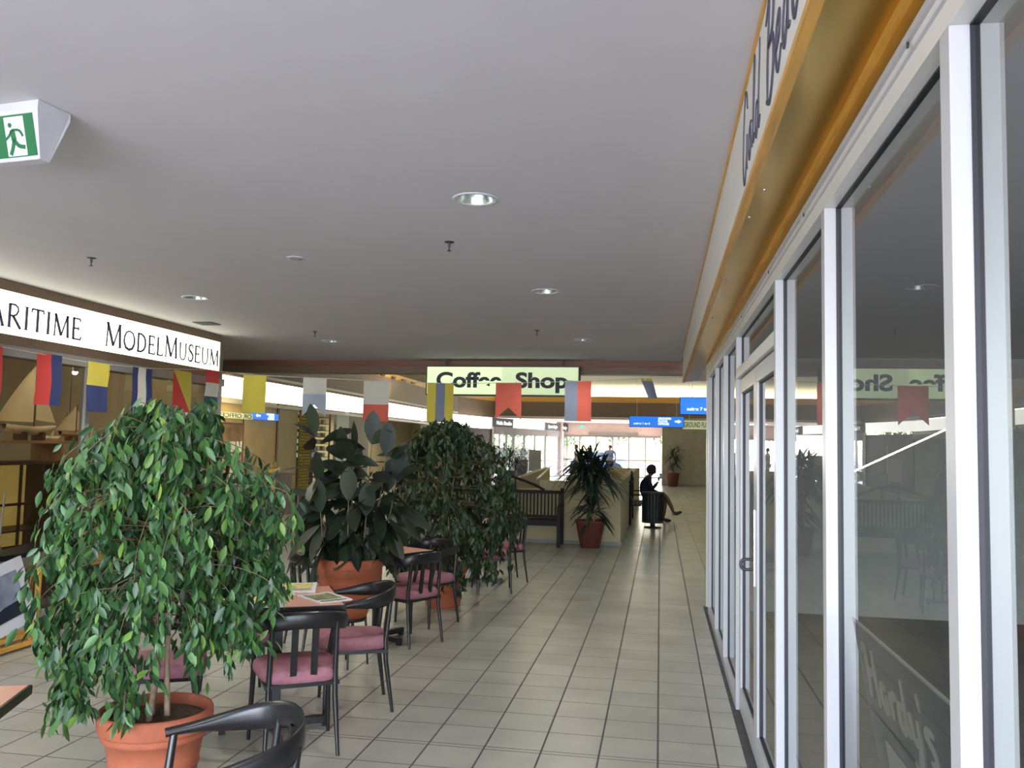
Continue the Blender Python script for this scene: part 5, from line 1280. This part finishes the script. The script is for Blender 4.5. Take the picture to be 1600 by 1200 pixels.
# shop blinds and stock beyond
bl = thing('mesh_screen', 'yellow mesh screen panel beside the beige pier', 'screen', (-8.8, 20.45, 0))
mb = MB()
for k in range(26): mb.box(0, .02, -.33, .33, .45+k*.075, .47+k*.075)
for k in range(9): mb.box(.0, .02, -.33+k*.08, -.315+k*.08, .4, 2.38)
mb.build('mesh', mat('yellow_mesh', (.42, .30, .04), .6), bl); MB().box(-.02, -.01, -.33, .33, .3, 2.4).build('backing', mat('olive_cloth', (.26, .22, .07), .8), bl)
ls = thing('shelving_unit', 'open slatted shelving full of pale stock behind the rubber plant', 'shelf', (-9.3, 21.8, 0))
mb = MB()
for k in range(12): mb.box(-.25, .25, -1.0, 1.0, .3+k*.18, .315+k*.18)
mb.build('shelves', 'woodd', ls); MB().box(-.25, -.22, -1, 1, 0, 2.4).box(.22, .25, -1, -.95, 0, 2.4).box(.22, .25, .95, 1, 0, 2.4).build('uprights', 'woodd', ls)
for k in range(6):
    for j in range(5):
        o = MB().box(-.08, .08, -.09, .09, 0, .11).build('stock_box', ['hullw', 'sail', 'paper', 'pyel'][(k*3+j) % 4], None, (-9.2, 21.05+j*.37, 1.395+k*.18-.18))
        tag(o, 'pale %s box on the open slatted shelving' % ['white', 'cream', 'white', 'yellow'][(k*3+j) % 4], 'box', 'small pale boxes on the slatted shelving')
pl = tag(sbox('shop_panel', mat('pale_green_panel', (.42, .50, .45), .5), -8.9, -8.82, 22.65, 23.6, 0, 2.38), 'pale green panel beside the slatted shelving', 'panel'); del pl['kind']
nb_ = thing('notice_board', 'small pale notice board beside the dark doors', 'notice board', (-8.2, 36.5, 0), R(0))
MB().box(-.25, .25, -.02, .02, .5, 1.4).build('panel', 'beige', nb_); MB().box(-.25, -.22, -.02, .02, 0, .5).box(.22, .25, -.02, .02, 0, .5).box(-.27, .27, -.03, .03, 1.4, 1.43).build('frame', 'orange', nb_)
area('left_shop_lamps', (-9.6, 26, 2.45), (-9.6, 26, 0), .5, 10, 90, (1, .93, .7))
area('honey_wall_lamps', (-7.9, 16.4, 2.45), (-8.9, 16.4, 1.2), .4, 4.0, 25, (1, .85, .5))
area('entrance_hall_lamps', (-2.5, 43.5, 2.9), (-2.5, 43.5, 0), 3, 2, 60, (1, .96, .92))

# ------------------------------------------------------------------ outside
r_ = random.Random(21)
def tree(lab, x, y, h, rr, n=700):
    t = thing('garden_tree', lab, 'tree', (x, y, 0), 0, 'trees outside the far doors')
    MB().tube([(0, 0, 0), (.1, 0, h*.5), (0, 0, h*.8)], [.14, .1, .05], 8).build('trunk', 'bark', t)
    lf = MB()
    for k in range(n):
        a = r_.uniform(0, 6.28); e_ = math.asin(r_.uniform(-1, 1)); q = rr*r_.random()**.4
        p = Vector((q*math.cos(e_)*math.cos(a), q*math.cos(e_)*math.sin(a), h*.75+q*math.sin(e_)*.8))
        leafy(lf, p, Vector((r_.gauss(0, 1), r_.gauss(0, 1), r_.gauss(0, .6))), Vector((0, 0, 1)), .3, .16, .2, 1, 2, .2)
    lf.build('foliage', 'greenery', t)
tree('leafy tree outside the left far pane', -6.5, 60, 3.6, 1.5); tree('leafy tree outside the middle far panes', -3.2, 66, 4.2, 1.5); tree('leafy tree outside the right far pane', .3, 58, 3.6, 1.2)
tree('leafy tree outside the far left shop glazing', -11.5, 50, 3.2, 1.3); tree('second leafy tree outside the far left shop glazing', -9.5, 56, 3.2, 1.2)
hg = thing('added_hedge', 'tall greenery added outside the far left shop glazing to darken its panes', 'added_hedge', (-12.5, 54, 0))  # added to darken the bright view through the shop panes
lf = MB()
for k in range(2600): leafy(lf, Vector((r_.uniform(-4.5, 4.6), r_.uniform(-.4, .4), 2.0*r_.random()**.8)), Vector((r_.gauss(0, 1), -abs(r_.gauss(0, 1)), r_.gauss(0, .6))), Vector((0, 0, 1)), .34, .2, .2, 1, 2, .2)
lf.build('foliage', 'greenery', hg); MB().box(-4.5, 4.6, -.1, .1, 0, 1.5).build('branches', 'woodd', hg)
cr2 = thing('parked_car', 'blue car parked outside the far doors', 'car', (-4.0, 58, -.02), R(0))
mb = MB(); prof = [(-1.9, .35), (-1.95, .7), (-1.5, .85), (-1.0, .95), (-.6, 1.38), (.7, 1.40), (1.25, .98), (1.9, .88), (1.95, .4)]
mb.prism(prof, lambda u, v, d: (u, d, v), -.8, .8); mb.build('body', 'carblue', cr2, None, .06, 3)
for x in (-1.25, 1.2):
    for s_ in (-.78, .78):
        w_ = MB().tube([(x, s_-.09, .33), (x, s_+.09, .33)], .31, 24); w_.build('wheel', 'black', cr2)
MB().prism([(-.9, .98), (-.55, 1.32), (.62, 1.33), (1.05, .98)], lambda u, v, d: (u, d, v), -.805, .805).build('side_windows', 'dgrey', cr2)
